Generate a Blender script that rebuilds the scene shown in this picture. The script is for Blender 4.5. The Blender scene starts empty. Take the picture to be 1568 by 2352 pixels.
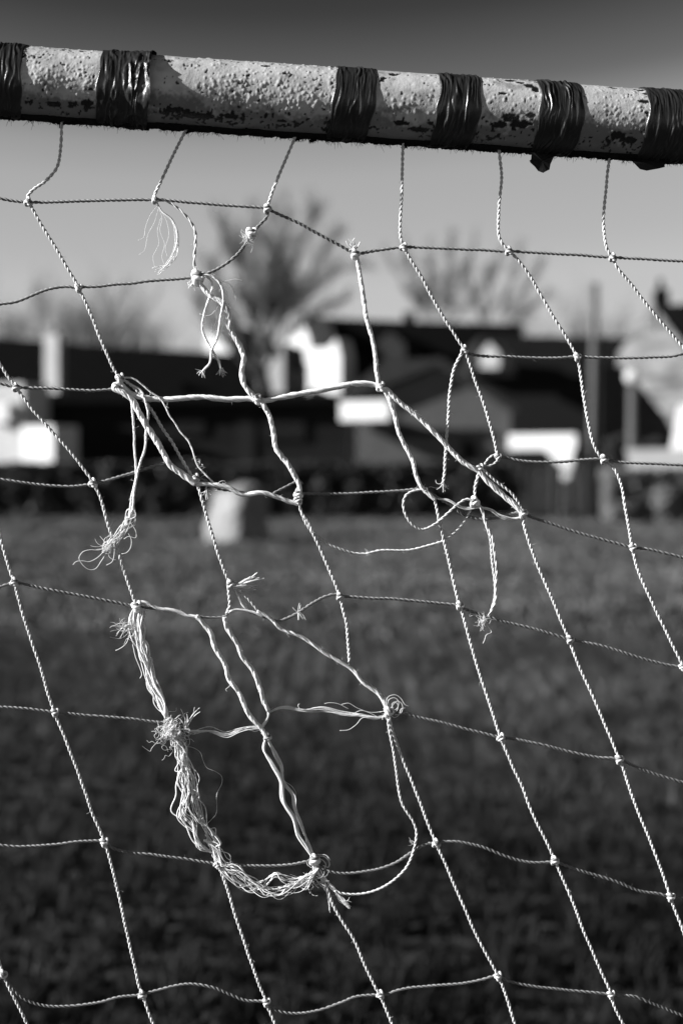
import bpy, math, random
import numpy as np
from mathutils import Vector, noise

random.seed(7)
rng = np.random.default_rng(7)
R = math.radians

# ------------------------------------------------------------------ camera
SC = bpy.context.scene
FPX = 3267.0          # focal length in pixels of a 1568 x 2352 picture
CAM_Z = 1.6
PITCH = R(2.03)
cd = bpy.data.cameras.new("camera")
cam = bpy.data.objects.new("camera", cd)
SC.collection.objects.link(cam)
cam.location = (0, 0, CAM_Z)
cam.rotation_euler = (R(90) - PITCH, 0, 0)
cd.sensor_fit = 'VERTICAL'
cd.sensor_height = 36
cd.lens = 36 * FPX / 2352
cd.clip_start = 0.05
cd.clip_end = 4000
cd.dof.use_dof = True
cd.dof.focus_distance = 1.50
cd.dof.aperture_fstop = 3.1
SC.camera = cam
SC.render.resolution_x, SC.render.resolution_y = 682, 1024

# ------------------------------------------------------------------ light
S = Vector((-0.905, -0.20, 0.375)).normalized()      # towards the sun
elev = math.asin(S.z)
azim = math.atan2(S.x, S.y)                          # clockwise from +Y
ld = bpy.data.lights.new("sun", 'SUN')
ld.energy = 5.0
ld.angle = R(0.5)
ld.color = (1, 1, 1)
sun = bpy.data.objects.new("sun", ld)
SC.collection.objects.link(sun)
sun.location = (-3, 0, 5)
sun.rotation_euler = (-S).to_track_quat('-Z', 'Y').to_euler()

world = bpy.data.worlds.new("World")
SC.world = world
world.use_nodes = True
wn, wl = world.node_tree.nodes, world.node_tree.links
wn.clear()
sky = wn.new('ShaderNodeTexSky')
sky.sky_type = 'NISHITA'
sky.sun_disc = False
sky.sun_elevation = elev
sky.sun_rotation = azim
sky.air_density = 1.0
sky.dust_density = 0.4
sky.ozone_density = 1.0
sep = wn.new('ShaderNodeSeparateColor')               # black and white film behind a red filter
wl.new(sky.outputs[0], sep.inputs[0])
EXPO = 1.35
# tone curve of the film: red channel of the sky -> grey
mr = wn.new('ShaderNodeMapRange'); mr.inputs['From Min'].default_value = 0.0; mr.inputs['From Max'].default_value = 5.0
wl.new(sep.outputs[0], mr.inputs['Value'])
cr = wn.new('ShaderNodeValToRGB')
cr.color_ramp.interpolation = 'LINEAR'
stops = [(0.0, .012), (1.0, .02), (1.45, .029), (1.60, .049), (1.88, .145), (2.1, .33), (2.3, .41), (2.87, .47), (3.3, .54), (5.0, .58)]
el = cr.color_ramp.elements
el[0].position = stops[0][0] / 5; el[0].color = (stops[0][1],) * 3 + (1,)
el[1].position = stops[-1][0] / 5; el[1].color = (stops[-1][1],) * 3 + (1,)
for p_, v_ in stops[1:-1]:
    e_ = el.new(p_ / 5); e_.color = (v_, v_, v_, 1)
wl.new(mr.outputs[0], cr.inputs[0])
mu = wn.new('ShaderNodeVectorMath'); mu.operation = 'SCALE'; mu.inputs['Scale'].default_value = 10.0 / 2 ** EXPO
wl.new(cr.outputs[0], mu.inputs[0])
bg = wn.new('ShaderNodeBackground')
bg.inputs['Strength'].default_value = 0.1
wl.new(mu.outputs[0], bg.inputs['Color'])
wo = wn.new('ShaderNodeOutputWorld')
wl.new(bg.outputs[0], wo.inputs[0])

SC.view_settings.view_transform = 'Standard'
SC.view_settings.look = 'None'
SC.view_settings.exposure = EXPO
SC.view_settings.gamma = 1.0
SC.view_settings.use_curve_mapping = False
try:
    SC.cycles.use_denoising = True
    SC.cycles.denoising_prefilter = 'ACCURATE'
    SC.cycles.use_adaptive_sampling = False
    SC.cycles.max_bounces = 6
    SC.cycles.transparent_max_bounces = 8
except Exception:
    pass

cp, sp_ = math.cos(PITCH), math.sin(PITCH)


def P(x, y, Y):
    """point at depth Y seen at picture position x, y"""
    a = (x - 784) / FPX
    b = (1176 - y) / FPX
    dy = cp + b * sp_
    dz = -sp_ + b * cp
    k = Y / dy
    return Vector((a * k, Y, CAM_Z + dz * k))


def X(x, Y): return (x - 784) / FPX * Y
def Z(y, Y): return P(784, y, Y).z


# ------------------------------------------------------------------ materials
def mat(name, col, rough=0.7, noise_amt=0.0, scale=5.0, bump=0.0, bscale=30.0, spec=0.5, detail=4, attr=None,
        attr_col=0.02, trans=0.0, stretch=None):
    m = bpy.data.materials.new(name)
    m.use_nodes = True
    nt = m.node_tree
    n, l = nt.nodes, nt.links
    b = n['Principled BSDF']
    b.inputs['Roughness'].default_value = rough
    b.inputs['Specular IOR Level'].default_value = spec
    tc = n.new('ShaderNodeTexCoord')
    src = tc.outputs['Object']
    if stretch:
        mp = n.new('ShaderNodeMapping')
        mp.inputs['Scale'].default_value = stretch
        l.new(src, mp.inputs[0])
        src = mp.outputs[0]
    cur = None
    if noise_amt:
        t = n.new('ShaderNodeTexNoise')
        t.inputs['Scale'].default_value = scale
        t.inputs['Detail'].default_value = detail
        l.new(src, t.inputs['Vector'])
        r = n.new('ShaderNodeMapRange')
        r.inputs['From Min'].default_value = 0.3
        r.inputs['From Max'].default_value = 0.7
        r.inputs['To Min'].default_value = col * (1 - noise_amt)
        r.inputs['To Max'].default_value = col * (1 + noise_amt)
        l.new(t.outputs['Fac'], r.inputs['Value'])
        cur = r.outputs[0]
    if attr:
        at = n.new('ShaderNodeAttribute')
        at.attribute_name = attr
        mx = n.new('ShaderNodeMix')
        mx.data_type = 'FLOAT'
        l.new(at.outputs['Fac'], mx.inputs[0])
        if cur: l.new(cur, mx.inputs[2])
        else: mx.inputs[2].default_value = col
        mx.inputs[3].default_value = attr_col
        cur = mx.outputs[0]
    if cur:
        l.new(cur, b.inputs['Base Color'])
    else:
        b.inputs['Base Color'].default_value = (col, col, col, 1)
    if bump:
        t2 = n.new('ShaderNodeTexNoise')
        t2.inputs['Scale'].default_value = bscale
        t2.inputs['Detail'].default_value = 5
        l.new(src, t2.inputs['Vector'])
        bp = n.new('ShaderNodeBump')
        bp.inputs['Strength'].default_value = bump
        bp.inputs['Distance'].default_value = 1.0 / bscale
        l.new(t2.outputs['Fac'], bp.inputs['Height'])
        l.new(bp.outputs[0], b.inputs['Normal'])
    if trans:
        tr = n.new('ShaderNodeBsdfTranslucent')
        tr.inputs['Color'].default_value = (col, col, col, 1)
        ms = n.new('ShaderNodeMixShader')
        ms.inputs[0].default_value = trans
        l.new(b.outputs[0], ms.inputs[1])
        l.new(tr.outputs[0], ms.inputs[2])
        l.new(ms.outputs[0], n['Material Output'].inputs['Surface'])
    return m


M = {}
M['paint'] = mat('flaking_white_paint', 0.41, 0.27, 0.16, 28, 0.15, 380, 0.5, attr='rust_shade', attr_col=0.012)
M['tape'] = mat('black_tape', 0.014, 0.36, 0.3, 60, 0.15, 500, 0.5)
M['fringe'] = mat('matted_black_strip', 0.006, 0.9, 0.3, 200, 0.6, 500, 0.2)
M['twine'] = mat('white_net_twine', 0.56, 0.6, 0.25, 300, 0.3, 1500, 0.4, trans=0.06)
M['cross'] = mat('shaded_cross_twine', 0.17, 0.6, 0.25, 300, 0.3, 1500, 0.4, trans=0.04)  # same twine, with the shade on the cross rows put into a darker colour
M['ribbon'] = mat('loose_twine_fibres', 0.86, 0.45, 0.12, 400, 0.3, 1800, 0.5, trans=0.25)
M['hair'] = mat('stray_fibres', 0.8, 0.45, 0, 1, 0, 1, 0.5, trans=0.2)
M['grassblade'] = mat('grass_blades', 0.0075, 0.6, 0.45, 1.3, 0, 1, 0.25, trans=0.25, attr='patchy_light', attr_col=0.22)
M['turf'] = mat('turf', 0.024, 0.95, 0.5, 0.8, 0.6, 9, 0.1, detail=8)
M['hedge'] = mat('hedge_leaves', 0.035, 0.6, 0.6, 1.5, 0, 1, 0.3, trans=0.15)
M['paleleaf'] = mat('pale_hedge_leaves', 0.2, 0.6, 0.6, 1.5, 0, 1, 0.3, trans=0.15)
M['bark'] = mat('bark', 0.06, 0.9, 0.3, 6, 0.5, 20, 0.2)
M['twig'] = mat('bare_twigs', 0.13, 0.8, 0.3, 3, 0, 1, 0.2)
M['slate'] = mat('dark_slate', 0.004, 0.9, 0.3, 3, 0.3, 12, 0.08)
M['tile'] = mat('roof_tiles', 0.014, 0.9, 0.25, 2, 0.4, 8, 0.08, stretch=(1, 1, 6))
M['darkwall'] = mat('dark_boarding', 0.014, 0.9, 0.2, 2, 0.3, 8, 0.08, stretch=(1, 1, 5))
M['greywall'] = mat('grey_render', 0.1, 0.85, 0.12, 2, 0.3, 30, 0.2)
M['palewall'] = mat('pale_render', 0.22, 0.85, 0.12, 2, 0.3, 30, 0.2)
M['white'] = mat('white_render', 0.44, 0.8, 0.06, 2, 0.2, 30, 0.3)
M['brick'] = mat('pale_brick', 0.125, 0.85, 0.65, 1.3, 0.4, 12, 0.2, stretch=(1, 1, 3))
M['black'] = mat('black_paint', 0.005, 0.8, 0.2, 5, 0, 1, 0.3)
M['glass'] = mat('window_glass', 0.01, 0.08, 0, 1, 0, 1, 0.5)
M['stone'] = mat('pale_boulder', 0.19, 0.9, 0.2, 2.5, 0.7, 6, 0.2)
M['pole'] = mat('weathered_pole', 0.075, 0.8, 0.2, 4, 0.3, 20, 0.2, stretch=(8, 8, 1))
M['globe'] = mat('white_globe', 0.6, 0.35, 0, 1, 0, 1, 0.5, trans=0.3)
M['gravel'] = mat('pale_path', 0.12, 0.95, 0.25, 3, 0.5, 30, 0.1)
M['hill'] = mat('far_woodland', 0.02, 0.95, 0.4, 0.06, 0.8, 0.3, 0.1)


# ------------------------------------------------------------------ mesh helpers
class MB:
    def __init__(s):
        s.v = []; s.f = []; s.n = 0

    def add(s, v, f):
        v = np.asarray(v, float).reshape(-1, 3)
        s.v.append(v)
        f = np.asarray(f, int)
        s.f.append(f + s.n)
        s.n += len(v)

    def box(s, x0, x1, y0, y1, z0, z1):
        v = [(x, y, z) for z in (z0, z1) for y in (y0, y1) for x in (x0, x1)]
        f = [(0, 2, 3, 1), (4, 5, 7, 6), (0, 1, 5, 4), (1, 3, 7, 5), (3, 2, 6, 7), (2, 0, 4, 6)]
        s.add(v, f)

    def prism(s, prof, y0, y1):
        """profile in x,z (counter-clockwise seen from -y), swept along y"""
        n = len(prof)
        v = [(x, y0, z) for x, z in prof] + [(x, y1, z) for x, z in prof]
        s.v.append(np.array(v, float))
        fs = [list(range(n)), list(range(2 * n - 1, n - 1, -1))]
        for i in range(n):
            j = (i + 1) % n
            fs.append([i, i + n, j + n, j])
        s.f.append([[k + s.n for k in q] for q in fs])
        s.n += 2 * n

    def tube(s, pts, rad, sides=6, cap=True):
        pts = np.asarray(pts, float)
        n = len(pts)
        if n < 2: return
        rad = np.broadcast_to(np.asarray(rad, float), (n,))
        T, N, B = frames(pts)
        a = np.linspace(0, 2 * math.pi, sides, endpoint=False)
        ring = (np.cos(a)[None, :, None] * N[:, None, :] + np.sin(a)[None, :, None] * B[:, None, :]) * rad[:, None, None]
        v = (pts[:, None, :] + ring).reshape(-1, 3)
        i = np.arange(n - 1)[:, None] * sides
        j = np.arange(sides)[None, :]
        k = (j + 1) % sides
        f = np.stack([i + j, i + k, i + sides + k, i + sides + j], -1).reshape(-1, 4)
        s.v.append(v)
        s.f.append(f + s.n)
        if cap:
            s.f.append([[s.n + sides - 1 - q for q in range(sides)], [s.n + (n - 1) * sides + q for q in range(sides)]])
        s.n += len(v)

    def build(s, name, material, parent=None, smooth=False, loc=None):
        me = bpy.data.meshes.new(name)
        V = np.concatenate(s.v) if s.v else np.zeros((0, 3))
        if loc is not None: V = V - np.array(loc)
        faces = []
        allq = all(isinstance(f, np.ndarray) for f in s.f)
        if allq and s.f and len({f.shape[1] for f in s.f}) == 1:
            F = np.concatenate(s.f)
            k = F.shape[1]
            me.vertices.add(len(V)); me.vertices.foreach_set('co', V.ravel())
            me.loops.add(F.size); me.loops.foreach_set('vertex_index', F.ravel())
            me.polygons.add(len(F))
            me.polygons.foreach_set('loop_start', np.arange(0, F.size, k))
            me.polygons.foreach_set('loop_total', np.full(len(F), k))
            me.update(calc_edges=True)
        else:
            for f in s.f:
                faces += [list(map(int, q)) for q in f]
            me.from_pydata(V.tolist(), [], faces)
        me.validate()
        me.polygons.foreach_set('use_smooth', [bool(smooth)] * len(me.polygons))
        me.materials.append(material)
        o = bpy.data.objects.new(name, me)
        SC.collection.objects.link(o)
        if loc is not None: o.location = loc
        if parent is not None: o.parent = parent
        return o


def frames(pts):
    n = len(pts)
    T = np.gradient(pts, axis=0)
    T /= np.linalg.norm(T, axis=1)[:, None] + 1e-12
    N = np.zeros_like(T)
    u = np.array([0, 1.0, 0]) if abs(T[0][1]) < 0.9 else np.array([1.0, 0, 0])
    c = u - T[0] * T[0].dot(u)
    N[0] = c / np.linalg.norm(c)
    for i in range(1, n):
        c = N[i - 1] - T[i] * T[i].dot(N[i - 1])
        N[i] = c / (np.linalg.norm(c) + 1e-12)
    return T, N, np.cross(T, N)


def tag(o, label=None, cat=None, group=None, kind=None):
    if label: o['label'] = label
    if cat: o['category'] = cat
    if group: o['group'] = group
    if kind: o['kind'] = kind
    return o


def thing(name, label, cat, loc=(0, 0, 0), rz=0.0, group=None):
    o = bpy.data.objects.new(name, None)
    SC.collection.objects.link(o)
    o.location = loc
    o.rotation_euler = (0, 0, rz)
    o.empty_display_size = 0.2
    return tag(o, label, cat, group)


def smooth_noise(n, period, amp, dims=3):
    """smooth random walk of n samples, knots every `period` samples"""
    k = max(4, int(n / period) + 3)
    kn = rng.normal(0, 1, (k, dims))
    t = np.linspace(0.001, k - 3.001, n)
    i = t.astype(int); f = (t - i)[:, None]
    p0, p1, p2, p3 = kn[i], kn[i + 1], kn[i + 2], kn[np.minimum(i + 3, k - 1)]
    return amp * 0.5 * ((2 * p1) + (-p0 + p2) * f + (2 * p0 - 5 * p1 + 4 * p2 - p3) * f ** 2 + (-p0 + 3 * p1 - 3 * p2 + p3) * f ** 3)


def catmull(pts, step):
    p = np.asarray(pts, float)
    if len(p) == 2:
        p = np.array([p[0], (p[0] + p[1]) / 2, p[1]])
    ext = np.vstack([2 * p[0] - p[1], p, 2 * p[-1] - p[-2]])
    out = []
    for i in range(1, len(ext) - 2):
        p0, p1, p2, p3 = ext[i - 1], ext[i], ext[i + 1], ext[i + 2]
        L = np.linalg.norm(p2 - p1)
        k = max(2, int(L / step) + 1)
        d01 = max(np.linalg.norm(p1 - p0), 1e-3) ** .5
        d12 = max(L, 1e-3) ** .5
        d23 = max(np.linalg.norm(p3 - p2), 1e-3) ** .5
        t0, t1 = 0, d01
        t2 = t1 + d12; t3 = t2 + d23
        t = np.linspace(t1, t2, k, endpoint=False)[:, None]
        A1 = (t1 - t) / (t1 - t0) * p0 + (t - t0) / (t1 - t0) * p1
        A2 = (t2 - t) / (t2 - t1) * p1 + (t - t1) / (t2 - t1) * p2
        A3 = (t3 - t) / (t3 - t2) * p2 + (t - t2) / (t3 - t2) * p3
        B1 = (t2 - t) / (t2 - t0) * A1 + (t - t0) / (t2 - t0) * A2
        B2 = (t3 - t) / (t3 - t1) * A2 + (t - t1) / (t3 - t1) * A3
        out.append((t2 - t) / (t2 - t1) * B1 + (t - t1) / (t2 - t1) * B2)
    out.append(ext[-2][None])
    q = np.concatenate(out)
    # even spacing
    d = np.r_[0, np.cumsum(np.linalg.norm(np.diff(q, axis=0), axis=1))]
    n = max(3, int(d[-1] / step))
    s = np.linspace(0, d[-1], n)
    return np.stack([np.interp(s, d, q[:, k]) for k in range(q.shape[1])], 1)


# ================================================================== SETTING
# ground
def ground():
    nx, ny = 60, 160
    ys = np.r_[np.linspace(-6, 60, 110), np.geomspace(62, 900, 50)]
    xs = np.sign(np.linspace(-1, 1, nx)) * (np.abs(np.linspace(-1, 1, nx)) ** 2.5) * 600
    g = MB()
    XX, YY = np.meshgrid(xs, ys)
    ZZ = np.zeros_like(XX)
    for i in range(XX.shape[0]):
        for j in range(XX.shape[1]):
            if YY[i, j] < 60:
                ZZ[i, j] = 0.02 * noise.noise(Vector((XX[i, j] * .5, YY[i, j] * .5, 0))) - 0.02
    V = np.stack([XX, YY, ZZ], -1).reshape(-1, 3)
    i = np.arange(len(ys) - 1)[:, None] * nx; j = np.arange(nx - 1)[None]
    F = np.stack([i + j, i + j + 1, i + nx + j + 1, i + nx + j], -1).reshape(-1, 4)
    g.add(V, F)
    tag(g.build('field', M['turf'], smooth=True), 'rough grass playing field stretching to the hedge', kind='structure')


def blades(n, ylo, yhi, pad, hmin, hmax, wmin, wmax, clump, pw=1.0):
    u = rng.random(n)
    Y = ylo * (yhi / ylo) ** (u ** pw)
    hw = 0.25 * Y + pad
    Xc = (rng.random(n) * 2 - 1) * hw
    # clumps: pull to clump centres
    if clump:
        cs = 0.16
        cx = np.round(Xc / cs) * cs; cy = np.round(Y / cs) * cs
        h = np.sin(cx * 127.1 + cy * 311.7) * 43758.5453
        r1 = h - np.floor(h)
        h = np.sin(cx * 269.5 + cy * 183.3) * 43758.5453
        r2 = h - np.floor(h)
        cx += (r1 - .5) * cs * .9; cy += (r2 - .5) * cs * .9
        k = 0.15 + 0.5 * rng.random(n)
        Xc = Xc + (cx - Xc) * k; Y = Y + (cy - Y) * k
        hs = 0.55 + 0.9 * r1 * r2 * 1.4
    else:
        hs = np.ones(n)
    big = 0.5 + 0.5 * np.sin(Xc * 1.9 + 1.3 * np.sin(Y * 1.1)) * np.sin(Y * 1.35 + 2 * np.sin(Xc * .8))
    H = (hmin + (hmax - hmin) * rng.random(n)) * hs * (0.7 + 0.6 * big)
    W = wmin + (wmax - wmin) * rng.random(n)
    az = rng.random(n) * 2 * math.pi
    lean = 0.25 + 0.75 * rng.random(n)
    la = rng.random(n) * 2 * math.pi
    dx, dy = np.cos(az) * W / 2, np.sin(az) * W / 2
    lx, ly = np.cos(la) * lean * H, np.sin(la) * lean * H
    z0 = np.full(n, -0.015)
    b0 = np.stack([Xc - dx, Y - dy, z0], 1); b1 = np.stack([Xc + dx, Y + dy, z0], 1)
    m0 = np.stack([Xc - dx * .8 + lx * .35, Y - dy * .8 + ly * .35, H * .6], 1)
    m1 = np.stack([Xc + dx * .8 + lx * .35, Y + dy * .8 + ly * .35, H * .6], 1)
    t0 = np.stack([Xc + lx - dx * .1, Y + ly - dy * .1, H], 1)
    t1 = np.stack([Xc + lx + dx * .1, Y + ly + dy * .1, H], 1)
    V = np.stack([b0, b1, m0, m1, t0, t1], 1).reshape(-1, 3)
    k = np.arange(n)[:, None] * 6
    F = np.concatenate([k + [0, 1, 3, 2], k + [2, 3, 5, 4]])
    far_light = np.clip((Y - 4.2) / 13, 0, 1) + .12 * np.sin(Xc * 1.1 + Y * .7)  # light growing with distance, painted into the blade colour: dark near, pale far
    pt = np.array([noise.noise(Vector((a * 2.2, b * 3.4, 0))) + .6 * noise.noise(Vector((a * 6, b * 8, 4))) + .7 * noise.noise(Vector((a * .5, b * .45, 9))) for a, b in zip(Xc, Y)])
    patchy_light = np.repeat(np.clip(.02 + .95 * far_light, 0, 1) * np.clip(.8 + 1.15 * pt, .1, 1.6) * rng.random(n) ** .7, 6)
    return V, F, patchy_light


def grass():
    for (n, a, b, pad, h0, h1, w0, w1, cl, lab) in (
            (230000, 2.4, 13, 2.4, .03, .085, .003, .007, True, 'thick clumpy grass blades nearest the goal'),
            (120000, 13, 42, 7.0, .035, .075, .012, .03, False, 'grass blades farther out across the field')):
        V, F, patchy_light = blades(n, a, b, pad, h0, h1, w0, w1, cl)
        g = MB(); g.add(V, F)
        o = g.build('grass', M['grassblade'])
        at = o.data.attributes.new('patchy_light', 'FLOAT', 'POINT')
        at.data.foreach_set('value', patchy_light)
        tag(o, lab, 'grass', kind='stuff')


ground()
grass()

# pale worn strip of path in front of the hedge
g = MB()
pts = []
for i in range(25):
    t = i / 24
    x = X(600, 36) + t * 16
    pts.append((x, 36.6 + 0.25 * math.sin(t * 9) - t * .6))
V = [(x, y - .45 - .12 * math.sin(x * 2), 0.012) for x, y in pts] + [(x, y + .45 + .1 * math.sin(x * 3), 0.012) for x, y in pts]
g.add(V, [(i, i + 1, i + 26, i + 25) for i in range(24)])
tag(g.build('path', M['gravel']), 'pale worn path crossing the grass before the hedge', kind='structure')

# far woodland ridge
g = MB()
xs = np.linspace(-260, 260, 120)
top = [9 + 14 * max(0, noise.noise(Vector((x * .012, 3, 0))) + .4) + 2.5 * noise.noise(Vector((x * .11, 0, 5))) for x in xs]
V = [(x, 300, 0) for x in xs] + [(x, 330, t * 1.15) for x, t in zip(xs, top)] + [(x, 380, 0) for x in xs]
F = [(i, i + 1, i + 121, i + 120) for i in range(119)] + [(i + 120, i + 121, i + 241, i + 240) for i in range(119)]
g.add(V, F)
tag(g.build('hills', M['hill'], smooth=True), 'low wooded rise far behind the houses', kind='structure')


# ------------------------------------------------------------------ hedges and shrubs
def leaf_mass(name, label, cat, x0, x1, y0, y1, ht, mt, n, size, wob=0.15, group=None, core=True, prof=None):
    """clipped hedge: leaves over a box-shaped body with an uneven top"""
    root = thing(name, label, cat, ((x0 + x1) / 2, (y0 + y1) / 2, 0), group=group)
    cx, cy = (x0 + x1) / 2, (y0 + y1) / 2

    def top(x):
        h = ht(x) if callable(ht) else ht
        return h * (1 + wob * noise.noise(Vector((x * 1.1, y0, 0))) + wob * .6 * noise.noise(Vector((x * 3.7, y0, 2))))
    L, D = x1 - x0, y1 - y0
    u = rng.random(n)
    xs = x0 + L * rng.random(n)
    tops = np.array([top(x) for x in xs])
    where = rng.random(n)
    ys = np.where(where < .55, y0 + np.abs(rng.normal(0, .12, n)), y0 + D * rng.random(n))
    zs = np.where(where < .55, tops * rng.random(n), tops - np.abs(rng.normal(0, .1, n)))
    bulge = np.array([noise.noise(Vector((a * 1.6, 7, c * 1.6))) for a, c in zip(xs, zs)])
    ys = ys + np.where(where < .55, -.28 * bulge, 0)
    sz = size * (.5 + rng.random(n))
    a = rng.normal(0, 1, (n, 3)); a /= np.linalg.norm(a, axis=1)[:, None]
    b = np.cross(a, rng.normal(0, 1, (n, 3))); b /= np.linalg.norm(b, axis=1)[:, None]
    c = np.stack([xs - cx, ys - cy, np.maximum(zs, .02)], 1)
    a = a * sz[:, None]; b = b * (sz * .55)[:, None]
    V = np.stack([c - a, c - b, c + a, c + b], 1).reshape(-1, 3)
    k = np.arange(n)[:, None] * 4
    g = MB(); g.add(V, k + [0, 1, 2, 3])
    g.build('foliage', mt, root)
    if core:
        g = MB()
        m = max(6, int(L / .4))
        X_ = np.linspace(x0 + .05, x1 - .05, m)
        prof = []
        for x in X_:
            h = top(x) - .12
            prof += [(x - cx, y0 + .22 - cy, 0), (x - cx, y0 + .25 - cy, h), (x - cx, y1 - .2 - cy, h), (x - cx, y1 - .18 - cy, 0)]
        F = []
        for i in range(m - 1):
            q = i * 4
            F += [(q, q + 4, q + 5, q + 1), (q + 1, q + 5, q + 6, q + 2), (q + 2, q + 6, q + 7, q + 3)]
        F += [(0, 1, 2, 3), (m * 4 - 1, m * 4 - 2, m * 4 - 3, m * 4 - 4)]
        g.add(prof, F)
        g.build('inner_branches', M['bark'], root)
    return root


HZ = Z(1066, 40.3)
leaf_mass('hedge', 'long dark clipped hedge along the far edge of the field', 'hedge', X(-260, 40.3), X(1205, 40.3), 40.3, 41.6, HZ, M['hedge'], 26000, .075, .05)
leaf_mass('hedge', 'pale shaggy bank of shrubs below the low pale wall', 'hedge', X(1398, 37), X(1800, 37), 37, 38.6, Z(1078, 37), M['paleleaf'], 12000, .07, .10)
leaf_mass('bush', 'dark bush at the foot of the brick gable', 'bush', X(1395, 41.5), X(1520, 41.5), 41.5, 42.2,
          lambda x: Z(1000, 41.5) - .25 * abs(x - X(1450, 41.5)), M['hedge'], 7000, .10, .18)


# ------------------------------------------------------------------ bare trees
def bare_tree(label, px, Y, top_y, base_z, lean, spread, nbranch, trunk_r, seed, depth=5, mat_t='twig', split=.36, first=.28):
    rnd = random.Random(seed)
    base = Vector((X(px, Y), Y, base_z))
    H = Z(top_y, Y) - base_z
    root = thing('bare_tree', label, 'tree', base, group='bare winter trees behind the houses')
    tr, cr = MB(), MB()
    tips = []

    def limb(p, d, L, r, lev):
        n = 5 if lev < 3 else 3
        pts = [p.copy()]
        q = p.copy(); dd = d.copy()
        for i in range(n):
            dd = (dd + Vector((rnd.gauss(0, .09), rnd.gauss(0, .09), rnd.gauss(.02, .06)))).normalized()
            q = q + dd * (L / n)
            pts.append(q.copy())
        rs = np.linspace(r, r * .55, n + 1)
        (tr if lev == 0 else cr).tube([tuple(v) for v in pts], rs, 6 if lev < 2 else 3, cap=False)
        if lev >= depth: return
        kids = nbranch if lev == 0 else rnd.choice((3, 4, 4, 5)) if lev < 3 else rnd.choice((3, 4, 5))
        for k in range(kids):
            t = rnd.uniform(.45, 1) if lev else rnd.uniform(.72, 1)
            idx = min(n, max(1, int(t * n + .5)))
            a = rnd.uniform(0, 2 * math.pi)
            s = spread * (1.0 if lev == 0 else .55) * rnd.uniform(.5, 1.15)
            side = Vector((math.cos(a), math.sin(a) * .8, 0))
            nd = (dd + side * s + Vector((lean * (.5 if lev == 0 else .12), 0, .12))).normalized()
            limb(pts[idx], nd, L * rnd.uniform(.55, .8) if lev else H * split * rnd.uniform(.75, 1.15), r * rnd.uniform(.42, .6), lev + 1)

    limb(Vector((0, 0, 0)), Vector((lean * .15, 0, 1)).normalized(), H * first, trunk_r, 0)
    tr.build('trunk', M['bark'], root, smooth=True)
    cr.build('crown', M[mat_t], root)
    return root


def guided_tree(label, Y, trunk_pts, limbs, seed, r0=.12, tw=1.0):
    """limbs: picture outlines of the main limbs, given depth by a random bend"""
    rnd = random.Random(seed)
    base = Vector((X(trunk_pts[0][0], Y), Y, 0))
    root = thing('bare_tree', label, 'tree', base, group='bare winter trees behind the houses')
    bo = np.array(base)
    q = catmull(trunk_pts, 12)
    tp = np.array([P(x, y, Y) for x, y in q]) - bo
    tp[0][2] = 0
    g = MB(); g.tube(tp, np.linspace(r0 * 1.5, r0, len(tp)), 8)
    g.build('trunk', M['bark'], root, smooth=True)
    cr = MB()

    def twig(p, d, L, r, lev):
        n = 4
        pts = [p.copy()]; dd = d.copy(); c = p.copy()
        for i in range(n):
            dd = (dd + Vector((rnd.gauss(0, .10), rnd.gauss(0, .10), rnd.gauss(.05, .07)))).normalized()
            c = c + dd * (L / n); pts.append(c.copy())
        cr.tube([tuple(v) for v in pts], np.linspace(r, r * .5, n + 1), 3, cap=False)
        if lev <= 0: return
        for k in range(rnd.choice((4, 5, 5, 6))):
            i = rnd.randint(1, n)
            a = Vector((rnd.gauss(0, 1), rnd.gauss(0, 1), rnd.gauss(0, .6))).normalized()
            nd = (dd + a * rnd.uniform(.28, .55)).normalized()
            twig(pts[i], nd, L * rnd.uniform(.5, .78), r * rnd.uniform(.5, .66), lev - 1)

    for li, lp in enumerate(limbs):
        q = catmull(lp, 10)
        bend = rnd.uniform(-1.6, 1.6)
        t = np.linspace(0, 1, len(q))
        pts = np.array([P(x, y, Y + bend * tt ** 1.3) for (x, y), tt in zip(q, t)]) - bo
        pts += smooth_noise(len(pts), 5, .04, 3) * t[:, None]
        cr.tube(pts, r0 * .55 * (1 - .80 * t) + .008, 6, cap=False)
        n = len(pts)
        for k in range(int(n * 1.15 * tw)):
            i = rnd.randint(int(n * .25), n - 2)
            d = Vector(pts[i + 1] - pts[i]).normalized()
            a = Vector((rnd.gauss(0, 1), rnd.gauss(0, 1), rnd.gauss(.1, .6))).normalized()
            f = 1 - .55 * i / n
            twig(Vector(pts[i]), (d + a * rnd.uniform(.25, .62)).normalized(), rnd.uniform(.55, 1.3) * f * tw ** .5, .014 * f + .004, 2)
    cr.build('crown', M['twig'], root)
    return root


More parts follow.
